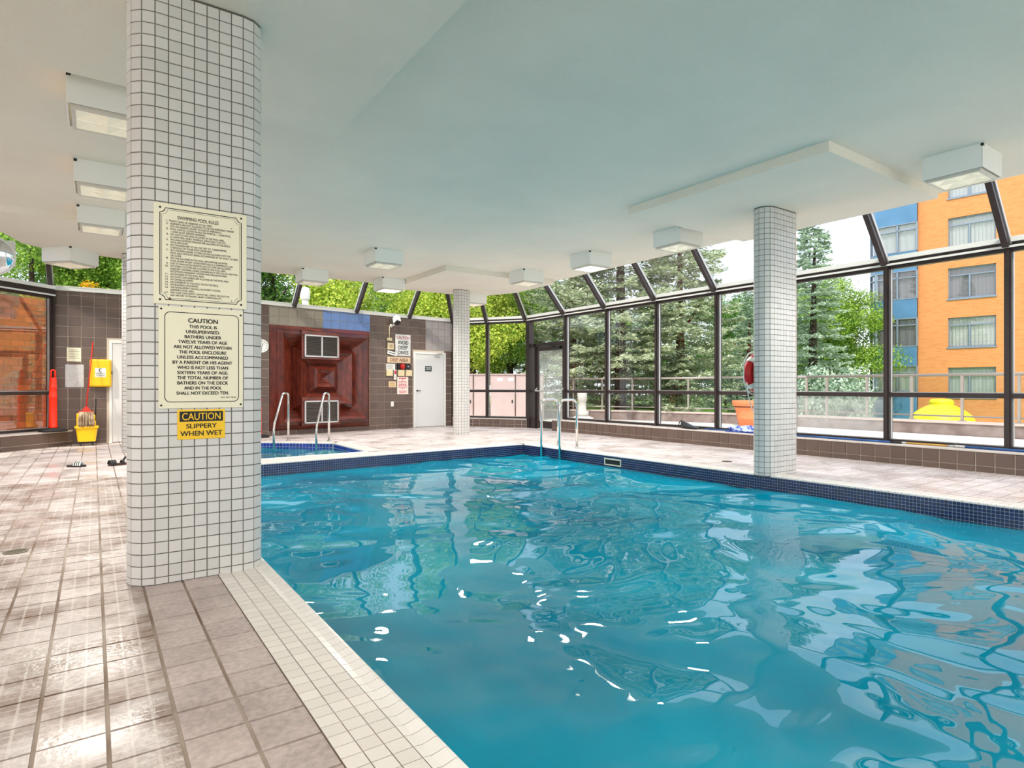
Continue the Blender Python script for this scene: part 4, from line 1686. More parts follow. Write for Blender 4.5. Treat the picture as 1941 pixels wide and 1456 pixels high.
def delineator(label, loc, flip=1):
    t = thing('delineator_post', label, 'post', loc, R(20), 'orange delineator posts')
    t.scale = (1, 1, 1.07)
    mb = MB()
    mb.lathe([(.0, 0), (.24, 0), (.245, .02), (.23, .045), (.10, .05), (.07, .075), (0, .075)], 32)
    mb.build('base', M_rubber, t)
    mb = MB()
    mb.lathe([(.075, .05), (.075, .10), (.069, .11), (.065, .62), (.071, .63), (.071, .66), (.063, .67), (.062, .8), (.068, .81), (.068, .835), (.06, .845), (.058, .98), (.05, 1.0), (.0, 1.0)], 24)
    mb.build('tube', M_red, t)
    mb = MB()
    mb.tube(fillet([(-.035, 0, .99), (-.035, 0, 1.14), (.035, 0, 1.14), (.035, 0, .99)], .034, 8), .016, 10)
    mb.build('loop_handle', M_red, t)
    return t


delineator('orange traffic post with loop handle on the left stone ledge', (-.66, 14.98, .31))
delineator('orange traffic post mostly hidden behind the big column', (3.19, 15.02, 0))

# sandals
def sole(n=26, L_=.27, w1=.05, w2_=.036):
    pts = []
    for k in range(n):
        a = 2 * math.pi * k / n
        x = math.cos(a) * L_ / 2
        wd = w2_ + (w1 - w2_) * (.5 + .5 * math.cos(a - .6))
        pts.append((x, math.sin(a) * wd))
    return pts


t = thing('slide_sandal', 'black and white striped slide sandal on the left deck', 'sandal', (-.21, 11.08, .001), R(-28))
MB().prism(sole(), 0, .028).build('sole', M_black, t)
def strap(par, m, x0, x1, hgt, w_, name='strap', nseg=10):
    mb = MB()
    vs, fs = [], []
    for k in range(nseg + 1):
        a = math.pi * k / nseg
        for (x, off) in ((x0, 0), (x1, 0), (x1, .008), (x0, .008)):
            vs.append((x, -math.cos(a) * (w_ + off), .02 + math.sin(a) * (hgt + off)))
    for k in range(nseg):
        for j in range(4):
            fs.append((k * 4 + j, k * 4 + (j + 1) % 4, k * 4 + 4 + (j + 1) % 4, k * 4 + 4 + j))
    mb.add(vs, fs, 0, True)
    return mb.build(name, m, par)
strap(t, M_white, -.02, .08, .055, .046)
for k in range(3):
    strap(t, M_black, -.005 + k * .027, .007 + k * .027, .0565, .0475, 'stripe')
t = thing('strap_sandal', 'black sandal with ankle straps beside the big tiled column', 'sandal', (.30, 10.95, .001), R(20))
MB().prism(sole(L_=.26), 0, .03).build('sole', mat('brown_sole', (70, 44, 34), .6), t)
strap(t, M_black, -.12, -.03, .06, .045)
strap(t, M_black, .05, .085, .05, .04)
mb = MB()
mb.add([(.03, -.03, .04), (.10, -.02, .13), (.12, -.015, .12), (.06, -.03, .03), (.03, -.02, .04), (.10, -.01, .13), (.12, -.005, .12), (.06, -.02, .03)], [(0, 1, 2, 3), (4, 5, 6, 7), (0, 1, 5, 4), (1, 2, 6, 5), (2, 3, 7, 6), (3, 0, 4, 7)])
mb.build('loose_strap', M_black, t)

# floor drains
def drain(label, x, y, r, m):
    t = thing('floor_drain', label, 'drain', (x, y, .0012), 0, 'round floor drains')
    mb = MB()
    mb.lathe([(r, 0), (r, .004), (r * .84, .005), (r * .84, .001), (0, .001)], 28)
    mb.build('ring', m, t)
    for k in range(-3, 4):
        x1 = math.sqrt(max(.0, (r * .84) ** 2 - (k * r * .22) ** 2))
        MB().box(-x1, x1, k * r * .22 - .004, k * r * .22 + .004, .001, .0045).build('bar', m, t)
drain('round metal floor drain in the stained left deck', -.463, 5.63, .075, mat('dull_brass', (120, 112, 92), .4, metal=.6))
drain('small round floor drain in the right deck', 8.32, 5.91, .08, M_louv)

# ================================================================== RAILS
def rail(label, loc, pts, group, r=.024, fr=.14):
    t = thing('pool_handrail', label, 'handrail', loc, 0, group)
    mb = MB()
    mb.tube(fillet(pts, fr, 7), r, 16)
    mb.build('tube', M_steel, t)
    for p in (pts[0], pts[-1]):
        if p[2] > -.05:
            f = MB()
            f.lathe([(.024, .0), (.05, .0), (.05, .008), (.03, .02), (.024, .02)], 20, M=Matrix.Translation((p[0], p[1], 0.005)))
            f.build('flange', M_steel, t)
    return t


for y, lab in ((9.44, 'steel ladder rail at the far pool corner, further from the camera'), (8.87, 'steel ladder rail at the far pool corner, nearer to the camera')):
    x0 = 7.31
    rail(lab, (7.7, y, 0), [(.03, 0, 0), (.03, 0, .945), (-.40, 0, .945), (-.40, 0, -1.0)], 'pool ladder rails')
dl = Vector((.737, .676, 0)) * -1
for (bx, by), lab in (((3.52, 13.66), 'steel whirlpool handrail nearer the orange post, left of the pair'), ((4.22, 13.04), 'steel whirlpool handrail at the right of the pair')):
    d = Vector((-.66, -.75, 0)) * 1.02
    rail(lab, (bx, by, 0), [(0, 0, 0), (0, 0, 1.06), (d.x * .24, d.y * .24, 1.06), (d.x * .62, d.y * .62, .36), (d.x * .62, d.y * .62, -.6)], 'whirlpool handrails', fr=.09)

# skimmer mouth in the right pool wall
e1 = (Vector(PC) - Vector(PD)).normalized()
yy = 7.52
xx = PD[0] + (PC[0] - PD[0]) * (yy - PD[1]) / (PC[1] - PD[1])
t = thing('pool_skimmer', 'cream skimmer mouth in the navy mosaic of the right pool wall', 'skimmer', (xx - .008, yy, -.17), math.atan2(e1.y, e1.x) - R(90) + R(-90))
f = MB()
for q in ((-.2, .2, 0, .02), (-.2, .2, .10, .12), (-.2, -.18, .02, .10), (.18, .2, .02, .10)):
    f.box(q[0], q[1], -.012, 0, q[2], q[3])
f.build('frame', M_cream, t)
MB().box(-.18, .18, -.004, -.001, .02, .10).build('flap', M_black, t)

# ================================================================== LIFE RING ON THE RIGHT COLUMN
t = thing('life_ring', 'red life ring with white rope hung on the right pool column', 'life ring', (7.64, 4.93, 1.10), 0)
mb = MB()
RR = .215
mb.tube([(RR * math.cos(a), 0, .29 + RR * math.sin(a)) for a in [2 * math.pi * k / 40 for k in range(40)]], .062, 16, close=True)
mb.build('ring', mat('life_ring_red', (196, 20, 18), .4), t)
for a0 in (45, 135, 225, 315):
    mb = MB()
    mb.tube([(RR * math.cos(R(a0 + k)), 0, .29 + RR * math.sin(R(a0 + k))) for k in (-9, -4, 0, 4, 9)], .065, 16)
    mb.build('white_band', M_white, t)
mb = MB()
pts = []
for k in range(49):
    a = 2 * math.pi * k / 48
    rr = RR + .075 + .03 * abs(math.sin(2 * a))
    pts.append((rr * math.cos(a), .02, .29 + rr * math.sin(a)))
mb.tube(pts[:-1], .008, 6, close=True)
mb.tube([(-.25, .0, .16), (-.22, .0, -.02), (-.13, .02, -.16), (-.05, .04, -.24)], .008, 6)
mb.build('rope', M_white, t)
MB().cbox(-.02, .02, -.075, .04, .50, .54, .005).build('hook', M_silver, t)

# ================================================================== THINGS ON THE RIGHT LEDGE
LZ = .311
def pole(label, y0, y1, x0, x1, m, r=.016, tipm=M_black, zz=LZ):
    t = thing('pool_pole', label, 'pole', (x0, y0, zz + r), 0)
    d = Vector((x1 - x0, y1 - y0, 0))
    mb = MB()
    mb.tube([(0, 0, 0), d], r, 12)
    mb.build('tube', m, t)
    for p, q in ((Vector(), d), (d, -d)):
        c = MB()
        u = q.normalized()
        c.tube([p - u * .01, p + u * .14], r * 1.12, 12)
        c.build('end_grip', tipm, t)
    return t


M_pblue = mat('anodised_blue', (52, 96, 160), .3, metal=.4)
M_gold = mat('gold_pole', (206, 158, 70), .35, metal=.3)
pole('long blue cleaning pole on the ledge between the right column and the next mullion', 6.02, 4.20, 10.30, 10.31, M_pblue)
pole('gold telescopic pole section on the ledge right of the mullion', 4.28, 3.45, 10.36, 10.36, M_gold, .014, M_silver)
pole('long blue cleaning pole at the right end of the ledge', 3.50, .4, 10.33, 10.30, M_pblue, .018, M_silver)
pole('blue pole lying behind the black float left of the right column', 8.05, 6.35, 10.40, 10.40, M_pblue, .014)
pole('dark blue pole close to the glass between mullions', 5.95, 4.6, 10.40, 10.41, mat('navy_pole', (28, 40, 70), .35), .013)

t = thing('float_bag', 'black carry float with handle loop on the ledge', 'float', (10.34, 8.26, LZ), R(80))
mb = MB()
n = 12
prof = [(-.26, .03, .005), (-.20, .09, .03), (-.05, .11, .055), (.10, .10, .10), (.20, .07, .13), (.24, .03, .12)]
vs, fs = [], []
for x, hw, hz in prof:
    for k in range(n):
        a = 2 * math.pi * k / n
        vs.append((x, hw * math.cos(a), max(0.0, hz * .5 + hz * .6 * math.sin(a) + .012)))
for i in range(len(prof) - 1):
    for k in range(n):
        fs.append((i * n + k, i * n + (k + 1) % n, (i + 1) * n + (k + 1) % n, (i + 1) * n + k))
fs += [tuple(range(n)), tuple((len(prof) - 1) * n + k for k in range(n))]
mb.add(vs, fs, 0, True).build('body', M_black, t)
mb = MB()
mb.tube([(.20, -.05, .11), (.29, -.04, .16), (.31, 0, .12), (.29, .05, .06), (.22, .05, .05)], .012, 8)
mb.build('handle_loop', M_black, t)

t = thing('crumpled_cover', 'crumpled blue and white plastic pool cover on the ledge', 'cover', (10.36, 6.92, LZ), R(88))
bm = bmesh.new()
bmesh.ops.create_icosphere(bm, subdivisions=4, radius=1)
for v in bm.verts:
    p = v.co.copy()
    nz_ = mnoise.noise(p * 2.3) * .35 + mnoise.noise(p * 5.1) * .2
    q = p * (1 + nz_)
    v.co = Vector((q.x * .36, q.y * .11, max(0.0, .055 + q.z * .075)))
me = bpy.data.meshes.new('sheet')
bm.to_mesh(me)
bm.free()
me.materials.append(mat('blue_white_plastic', (190, 208, 240), .3, ncol=(40, 76, 190), nscale=9, nlo=.48, nhi=.56))
for p in me.polygons:
    p.use_smooth = True
ob('sheet', me, t)
mb = MB()
mb.cbox(-.44, .40, -.15, .12, 0.0, .018, .006)
mb.build('folded_edge', mat('deep_blue_vinyl', (24, 52, 150), .35), t)

# ================================================================== CEILING LIGHTS
M_lens = mat('prismatic_lens', (244, 240, 222), .25, spec=.5)
M_lensf = mat('lens_frame', (214, 208, 196), .4)
def lit(name, s):
    m = mat(name, (255, 248, 232), .3, emit=s)
    return m
M_lens_on = lit('lit_lens', 1.2)
M_lens_hot = lit('bright_lit_lens', 3.5)
M_lens_dim = mat('dim_lens', (228, 220, 196), .25, emit=.28)


def ceiling_light(label, x, y, z, rz=0, size=.56, lens=M_lens_dim, power=1.0):
    t = thing('ceiling_light', label, 'ceiling light', (x, y, z), rz, None)
    h = size / 2
    hb = .25
    mb = MB()
    # open box: four sides, top, and a rim
    mb.cbox(-h, h, -h, -h + .012, -hb, 0, .003)
    mb.cbox(-h, h, h - .012, h, -hb, 0, .003)
    mb.cbox(-h, -h + .012, -h + .012, h - .012, -hb, 0, .003)
    mb.cbox(h - .012, h, -h + .012, h - .012, -hb, 0, .003)
    mb.box(-h + .01, h - .01, -h + .01, h - .01, -.02, -.004)
    mb.build('housing', M_lightbox, t)
    fr = MB()
    f = h - .03
    for q in ((-f, f, -f, -f + .03), (-f, f, f - .03, f), (-f, -f + .03, -f + .03, f - .03), (f - .03, f, -f + .03, f - .03)):
        fr.cbox(q[0], q[1], q[2], q[3], -hb - .03, -hb + .05, .003)
    fr.build('lens_frame', M_lensf, t)
    ln = MB()
    g = f - .03
    zc = -hb - .022
    for sx in (-1, 0):
        for sy in (-1, 0):
            x0, y0 = sx * g, sy * g
            c = (x0 + g / 2, y0 + g / 2, zc + .03)
            q = [(x0, y0, zc), (x0 + g, y0, zc), (x0 + g, y0 + g, zc), (x0, y0 + g, zc)]
            ln.add(q + [c], [(0, 1, 4), (1, 2, 4), (2, 3, 4), (3, 0, 4)])
    ln.build('lens', lens, t)
    MB().box(-h - .002, -h + .03, -h - .003, -h + .02, -.035, -.006).build('knockout', M_black, t)
    if power:
        ld = bpy.data.lights.new('lamp', 'SPOT')
        ld.energy = LAMP * power * (.72 if y > 9 else 1.0)
        ld.spot_size = R(165)
        ld.spot_blend = .6
        ld.shadow_soft_size = .16
        ld.color = (1.0, .96, .90)
        lo_ = bpy.data.objects.new('lamp', ld)
        COL.objects.link(lo_)
        lo_.parent = t
        lo_.location = (0, 0, -hb - .06)
    return t


XR = 7.82
ceiling_light('boxed ceiling light nearest the camera over the right deck', XR, 2.58, ZM)
ceiling_light('boxed ceiling light left of the right tiled column', XR, 6.48, ZM)
ceiling_light('brightly lit boxed ceiling light with white glowing lens', XR, 8.57, ZM, lens=M_lens_hot, power=1.1)
ceiling_light('boxed ceiling light at the edge of the panel right of the middle column', XR, 10.65, ZM)
ceiling_light('boxed ceiling light half hidden by the middle column', 8.17, 13.52, ZP, size=.54)
ceiling_light('boxed ceiling light over the pool, near the middle of the ceiling', 4.47, 10.62, ZM)
ceiling_light('boxed ceiling light before the wood relief, over the whirlpool', 3.92, 13.27, ZM)
ceiling_light('lit boxed ceiling light before the deep dive sign', 5.72, 13.27, ZM, lens=M_lens_hot, power=.9)
ceiling_light('largest boxed ceiling light beside the big sign column', .10, 6.25, ZM)
ceiling_light('second boxed ceiling light in the row left of the sign column', .10, 8.48, ZM)
ceiling_light('third boxed ceiling light in the row left of the sign column', .09, 10.53, ZM)
ceiling_light('turned boxed ceiling light before the mop corner', -.33, 13.2, ZP, R(45), .58)

# unseen lights added overhead and behind the camera to brighten the near deck
for lab, x, y in (('added unseen boxed ceiling light just above the camera', .1, 1.75), ('added unseen boxed ceiling light behind the camera in line with the big column', .1, -.9), ('added unseen boxed ceiling light behind the camera over the pool', 4.4, -1.0),
                  ('added unseen boxed ceiling light at the rear end of the right deck row', 7.82, -.9), ('added unseen boxed ceiling light far left of the big column, rear one', -3.4, 1.8), ('added unseen boxed ceiling light far left of the big column, front one', -3.4, 5.2)):
    ceiling_light(lab, x, y, ZM, power=.5)

# convex mirror at the left edge
t = thing('convex_mirror', 'round convex safety mirror on a white bracket at the left ceiling edge', 'mirror', (-1.28, 12.85, ZP - .02), R(-8))
mm_ = Matrix.Translation((-.06, -.10, -.28)) @ Matrix.Rotation(R(100), 4, 'X')
mb = MB()
mb.lathe([(.30, -.01), (.305, .0), (.28, .03), (.2, .06), (.1, .078), (0, .085)], 36, M=mm_)
mb.build('mirror_dome', mat('mirror', (220, 232, 240), .03, metal=1.0), t)
mb = MB()
mb.lathe([(.30, -.02), (.318, -.01), (.318, .01), (.30, .012)], 36, M=mm_)
mb.build('rim', M_white, t)
MB().cbox(.12, .22, -.03, .03, -.42, 0, .006).build('bracket', M_white, t)
mb = MB()
mb.tube([(.17, 0, -.38), (-.06, -.05, -.28)], .015, 8)
mb.build('arm', M_silver, t)

# ================================================================== OUTSIDE
# ground, terrace, parapet and railing
M_grass = mat('lawn_grass', (112, 156, 62), .95, ncol=(150, 186, 84), nscale=1.2, bump=.5, bscale=30)
mb = MB()
mb.box(18.2, 120, -70, 15.2, -1.9, -1.3)
mb.box(32, 120, 15.2, 130, -1.9, -1.3)
struct(mb.build('lawn', M_grass), 'low sunlit lawn before the brick apartment block')
mb = MB()
mb.box(18.2, 32, 15.2, 130, -1.9, .3)
mb.box(-70, 18.2, 22, 130, -1.9, .3)
struct(mb.build('lawn_bank', M_grass), 'raised lawn under the trees beyond the terrace')
M_pave = mat('terrace_concrete', (244, 238, 226), .85, namt=.1, nscale=2.5)
mb = MB()
mb.box(10.62, 17.75, -14, 22, -.4, -.03)
mb.box(-30, 10.62, -30, -3.25, -.4, -.03)  # unseen paving behind and left, added to bounce sunlight up to the ceiling
mb.box(10.62, 17.75, -30, -14, -.4, -.03)
mb.box(-30, -9.05, -3.25, 22, -.4, -.03)
mb.box(-9.05, 10.62, 16.4, 22, -.4, -.03)
struct(mb.build('terrace', M_pave), 'bright concrete terrace outside the right windows, plus unseen paving added to bounce light')
M_par = mat('parapet_stone', (150, 134, 128), .85, ncol=(122, 104, 98), nscale=3)
M_cap = mat('parapet_cap', (196, 178, 168), .8)
M_railm = mat('rail_metal', (170, 158, 150), .4, metal=.4)
ppts = [Vector((17.9, -12, 0)), Vector((17.9, 9.9, 0)), Vector((17.3, 12.6, 0)), Vector((16.3, 15.6, 0)), Vector((14.6, 18.6, 0)), Vector((11.5, 21.5, 0))]
mb = MB()
for a, b in zip(ppts[:-1], ppts[1:]):
    e = b - a
    M = Matrix.Translation(a) @ Matrix.Rotation(math.atan2(e.y, e.x), 4, 'Z')
    mb.box(-.03, e.length + .03, -.12, .12, -.5, .27, 0, M)
    mb.box(-.03, e.length + .03, -.15, .15, .27, .33, 1, M)
PAR = struct(mb.build('terrace_parapet', [M_par, M_cap]), 'low stone parapet round the terrace')
t = thing('terrace_railing', 'pale metal railing on the low terrace parapet outside the windows', 'railing', (17.9, 9.9, .33), 0)
base = Vector((17.9, 9.9, .33))
for nm, z, r in (('top_rail', 1.17, .04), ('bottom_rail', .12, .022)):
    mb = MB()
    for a, b in zip(ppts[:-1], ppts[1:]):
        o1, o2 = a - base + Vector((0, 0, .33 + z)), b - base + Vector((0, 0, .33 + z))
        mb.tube([o1, o2], r, 10)
    mb.build(nm, M_railm, t)
pm = MB()
pm.box(-.03, .03, -.03, .03, 0, 1.16)
pm.box(-.07, .07, -.07, .07, 0, .02)
pme = pm.mesh('post', M_railm)
acc = 0
for a, b in zip(ppts[:-1], ppts[1:]):
    e = b - a
    n = max(1, int(round(e.length / 1.13)))
    for k in range(n):
        p = a + e * (k / n) if a.y > -11 else Vector((17.9, 9.9 - .62 - 1.13 * k, 0))
        ob('post', pme, t, p - base + Vector((0, 0, .33)), (0, 0, math.atan2(e.y, e.x)))
gm = MB()
for a, b in zip(ppts[:-1], ppts[1:]):
    e = b - a
    M = Matrix.Translation(a - base) @ Matrix.Rotation(math.atan2(e.y, e.x), 4, 'Z')
    gm.box(0, e.length, -.005, .005, .47, 1.44, 0, M)
gm.build('glass_infill', glassmat('rail_glass', (.93, .95, .95), .02, .5), t)

# terracotta pot
t = thing('flower_pot', 'large terracotta pot on the terrace behind the right column', 'pot', (16.75, 11.05, -.03), 0)
mb = MB()
mb.lathe([(.0, 0), (.34, 0), (.385, .22), (.40, .23), (.405, .26), (.395, .27), (.455, .55), (.47, .57), (.475, .60), (.465, .61), (.475, .62), (.53, .63), (.545, .78), (.53, .80), (.48, .79), (.46, .62), (.42, .5), (0, .48)], 40)
mb.build('vessel', M_terra, t)
mb = MB()
mb.lathe([(.0, .66), (.50, .66), (.50, .60), (0, .6)], 24)
mb.build('soil', mat('soil', (62, 44, 34), .95), t)

# white stand near the door
t = thing('ash_urn', 'white concrete ash urn on a stepped foot outside the glass door', 'urn', (14.55, 16.4, -.03), 0)
mb = MB()
mb.lathe([(.0, 0), (.42, 0), (.40, .10), (.30, .14), (.26, .16), (0, .16)], 30)
mb.build('foot', M_white, t)
mb = MB()
mb.lathe([(.16, .16), (.24, .18), (.24, .34), (.15, .36), (.14, .7), (.17, .72), (.17, 1.0), (.13, 1.02), (.0, .98)], 26)
mb.build('body', mat('pale_concrete', (206, 200, 192), .8, namt=.12, nscale=20), t)

# utility cabinets behind the corner windows
ca, cb = Vector((11.1, 18.9, 0)), Vector((13.3, 17.45, 0))
e = (cb - ca)
ang = math.atan2(e.y, e.x)
M_cab = mat('beige_cabinet', (196, 172, 166), .6, namt=.08, nscale=3)
xs = [-1.3, -.62, .32, .92, 1.85, 2.9]
labs = ['dark sided pinkish utility cabinet, leftmost behind the corner windows', 'pinkish utility cabinet behind the corner windows, left of the mullion', 'narrow pinkish utility cabinet behind the corner window mullion',
        'pinkish utility cabinet with two white stickers', 'pinkish utility cabinet nearest the glass door']
for i in range(5):
    w_ = xs[i + 1] - xs[i] - .03
    t = thing('utility_cabinet', labs[i], 'cabinet', ca + e.normalized() * (xs[i] + w_ / 2) + Vector((0, 0, -.4)), ang, 'utility cabinets behind the corner windows')
    hh = 2.03 if i else 1.7
    MB().cbox(-w_ / 2, w_ / 2, 0, .8, 0, hh, .01).build('body', M_cab, t)
    MB().cbox(-w_ / 2 + .03, w_ / 2 - .03, -.025, 0, .08, hh - .06, .006).build('door', M_cab, t)
    MB().cbox(-w_ / 2 - .01, w_ / 2 + .01, -.04, .84, hh, hh + .04, .006).build('lid', M_cab, t)
    MB().cbox(w_ / 2 - .12, w_ / 2 - .08, -.05, -.02, 1.0, 1.12, .004).build('handle', M_black, t)
    if i in (1, 3):
        for k in range(i // 2 + 1):
            MB().box(-.2 + k * .4, .0 + k * .4, -.028, -.025, hh - .22, hh - .12).build('sticker', M_white, t)

# vent pipe above the back wall
t = thing('vent_pipe', 'white capped vent pipe outside above the wood relief', 'pipe', (5.49, 19.3, 2.6), 0)
mb = MB()
mb.lathe([(.10, -3.05), (.10, 1.4), (.0, 1.4)], 20)
mb.build('stack', M_white, t)
mb = MB()
mb.lathe([(.13, 1.35), (.15, 1.42), (.15, 1.6), (.12, 1.72), (0, 1.76)], 20)
mb.build('cap', M_white, t)

# brick wall, brick by brick, standing in for the reflection in the left glass
M_brick = mat('reflected_orange_brick', (206, 112, 58), .8, vary=.28, namt=.2, nscale=12)
bw0 = lp[0] + Vector((-.69, .72, 0)) * 1.3 + Vector((.75, .72, 0)) * 2.4
bl = 7.6
bw1 = bw0 + LD * bl
e = bw0 - bw1
ang = math.atan2(e.y, e.x)
mb = MB()
mb.box(0, bl, .012, .25, -.4, 3.15)
bw = struct(mb.build('brick_reflection', mat('brick_mortar', (170, 140, 116), .9), None, bw1, (0, 0, ang)), 'orange brick wall standing in for the reflection in the left glass')
BL, BH = .30, .135
bmx = MB().cbox(-BL / 2 + .008, BL / 2 - .008, -.0, .03, -BH / 2 + .007, BH / 2 - .007, .004).mesh('brick', M_brick)
cnt = 0
for r in range(24):
    z = .0 + BH * (r + .5) - .1
    x = bl - (0 if r % 2 else BL / 2) - BL / 2
    while x > bl - 4.3:
        if x > bl - 1.0:
            x -= BL
            continue
        ob('brick', bmx, bw, (x, -.0, z))
        cnt += 1
        x -= BL

# ------------------------------------------------------------------ apartment block
Q0 = Vector((39.626, 12.593, 0))
fa = math.atan2(math.cos(R(-7.5)), math.sin(R(-7.5)))     # direction of +s
# local x along -s (to the picture's right), local -y faces the pool
M_facade = bpy.data.materials.new('buff_brickwork')
M_facade.use_nodes = True
t_ = M_facade.node_tree
N, L = t_.nodes, t_.links
br = N.new('ShaderNodeTexBrick')
br.inputs['Color1'].default_value = lin((228, 148, 90)) + (1,)
br.inputs['Color2'].default_value = lin((214, 130, 70)) + (1,)
br.inputs['Mortar'].default_value = lin((224, 158, 106)) + (1,)
br.inputs['Scale'].default_value = 1.0
br.inputs['Brick Width'].default_value = .30
br.inputs['Row Height'].default_value = .076
br.inputs['Mortar Size'].default_value = .008
br.inputs['Bias'].default_value = -.35
tcn = N.new('ShaderNodeTexCoord')
mpn = N.new('ShaderNodeMapping')
mpn.inputs['Rotation'].default_value = (R(90), 0, 0)
L.new(tcn.outputs['Object'], mpn.inputs[0])
L.new(mpn.outputs[0], br.inputs['Vector'])
L.new(br.outputs['Color'], N['Principled BSDF'].inputs['Base Color'])
N['Principled BSDF'].inputs['Roughness'].default_value = .9
bpn = N.new('ShaderNodeBump')
bpn.inputs['Strength'].default_value = .4
bpn.inputs['Distance'].default_value = .02
L.new(br.outputs['Fac'], bpn.inputs['Height'])
bpn.invert = True
L.new(bpn.outputs[0], N['Principled BSDF'].inputs['Normal'])
M_spandrel = mat('blue_spandrel', (92, 138, 178), .3, namt=.15, nscale=1.2)
M_bframe = mat('blue_grey_frame', (140, 152, 168), .4, metal=.2)
M_drape = mat('pale_drapes', (246, 244, 234), .9)
M_drape2 = mat('grey_drapes', (176, 168, 170), .9)
M_fglass = glassmat('facade_glass', (.95, .96, .97), .05, .6)
T = thing('apartment_block', 'tan orange brick apartment block with blue bay windows across the terrace', 'building', Q0 + Vector((0, 0, -1)), fa + math.pi)
def bloc(nm, m, boxes, par=None):
    mb = MB()
    for q in boxes:
        mb.box(*q)
    return mb.build(nm, m, par or T)
# facade with window openings: horizontal piers
rows = [(1.62, 3.27), (4.41, 6.06), (7.13, 8.85), (9.95, 11.66), (12.79, 14.5)]     # local z (ground at 0 = -1)
cols = [(-1.078, 1.051), (5.4, 7.5)]
bx = []
edges_x = [-2.521] + [c for cc in cols for c in cc] + [16]
zed = [-.5] + [z for rr_ in rows for z in rr_] + [16.5]
for i in range(0, len(edges_x) - 1):
    x0, x1 = edges_x[i], edges_x[i + 1]
    if i % 2 == 0:
        bx.append((x0, x1, 0, .4, -.5, 16.5))
    else:
        for j in range(0, len(zed) - 1, 2):
            bx.append((x0, x1, 0, .4, zed[j], zed[j + 1]))
bx.append((-2.521, 16, 3.0, 9, -.5, 16.5))
bloc('brick_facade', M_facade, bx)
for ci, (x0, x1) in enumerate(cols):
    for ri, (z0, z1) in enumerate(rows):
        xm = (x0 + x1) / 2 - .1
        zt = z1 - .42
        f = bloc('window', M_bframe, [(x0, x0 + .06, .10, .2, z0, z1), (x1 - .06, x1, .10, .2, z0, z1), (x0, x1, .10, .2, z0, z0 + .06), (x0, x1, .10, .2, z1 - .06, z1), (x0, x1, .1, .2, zt - .03, zt + .03), (xm - .04, xm + .04, .1, .2, z0, zt), (x0 - .05, x1 + .05, -.05, .12, z0 - .08, z0)])
        for q in ((x0 + .06, xm - .04, z0 + .06, zt - .03), (xm + .04, x1 - .06, z0 + .06, zt - .03), (x0 + .06, x1 - .06, zt + .03, z1 - .06)):
            bloc('pane', M_fglass, [(q[0], q[1], .14, .15, q[2], q[3])], f)
        # folded drapes behind the glass
        mb = MB()
        n = 44
        vs = []
        amp = .04 if ri in (1, 3) else .015
        for k in range(n + 1):
            x = x0 + .05 + (x1 - x0 - .1) * k / n
            y = .24 + amp * math.sin(k * 1.7)
            vs += [(x, y, z0 + .03), (x, y, z1 - .03)]
        mb.add(vs, [(2 * k, 2 * k + 2, 2 * k + 3, 2 * k + 1) for k in range(n)])
        mb.build('drape', [M_drape, M_drape, M_drape2, M_drape, M_drape][ri], f)
# bay
def bayface(ax, ay, bx_, by_, splits):
    d = Vector((bx_ - ax, by_ - ay, 0))
    Lf = d.length
    M = Matrix.Translation((ax, ay, 0)) @ Matrix.Rotation(math.atan2(d.y, d.x), 4, 'Z')
    for k in range(5):
        zs = 3.42 + 2.78 * k
        if k == 0:
            mb = MB()
            mb.box(.0, Lf, 0, .12, .3, 2.0 - .1, 0, M)
            mb.build('spandrel', M_spandrel, T)
        mb = MB()
        mb.box(.0, Lf, 0, .12, zs, zs + 1.12, 0, M)
        mb.build('spandrel', M_spandrel, T)
        z0, z1 = (1.9, zs) if k == 0 else (zs - 2.78 + 1.12, zs)
        mb = MB()
        for q in [0] + splits + [Lf]:
            mb.box(q - .04, q + .04, -.02, .12, z0, z1, 0, M)
        for z in (z0 + .02, z1 - .4, z1 - .02):
            mb.box(0, Lf, -.02, .1, z - .03, z + .03, 0, M)
        f = mb.build('window', M_bframe, T)
        mb = MB()
        mb.box(.0, Lf, .04, .05, z0, z1, 0, M)
        mb.build('pane', M_fglass, f)
        mb = MB()
        n = 20
        vs = []
        for q in range(n + 1):
            y = .16 + .03 * math.sin(q * 1.9)
            vs += [M @ Vector((Lf * q / n, y, z0)), M @ Vector((Lf * q / n, y, z1))]
        mb.add(vs, [(2 * q, 2 * q + 2, 2 * q + 3, 2 * q + 1) for q in range(n)])
        mb.build('drape', [M_drape, M_drape2, M_drape2, M_drape, M_drape][k], f)
bayface(-4.651, -.25, -2.521, -.25, [1.15])
bayface(-5.1, .35, -4.651, -.25, [])
bloc('bay_core', M_drape2, [(-5.0, -2.5, .7, 9, -.5, 16.5)])

# yellow canopy
t = thing('yellow_canopy', 'bright yellow bell shaped canopy on the lawn before the brick block', 'canopy', (28.5, 10.1, -.45), 0)
MB().cbox(-.3, .3, -.3, .3, -.87, .0, .02).build('stand', M_par, t)
mb = MB()
mb.lathe([(1.33, .12), (1.33, .30), (1.22, .48), (.95, .68), (.66, .83), (.5, .90), (.49, .95), (.52, .98), (.46, 1.10), (.38, 1.14), (0, 1.16)], 40)
mb.v = [(x * .84, y * .84, z * 1.0) for x, y, z in mb.v]
mb.build('hood', mat('canopy_yellow', (250, 228, 30), .45), t)
mb = MB()
mb.lathe([(.95, -.02), (.95, .14), (0, .14)], 30)
mb.build('plinth', mat('canopy_yellow', (250, 228, 30), .45), t)


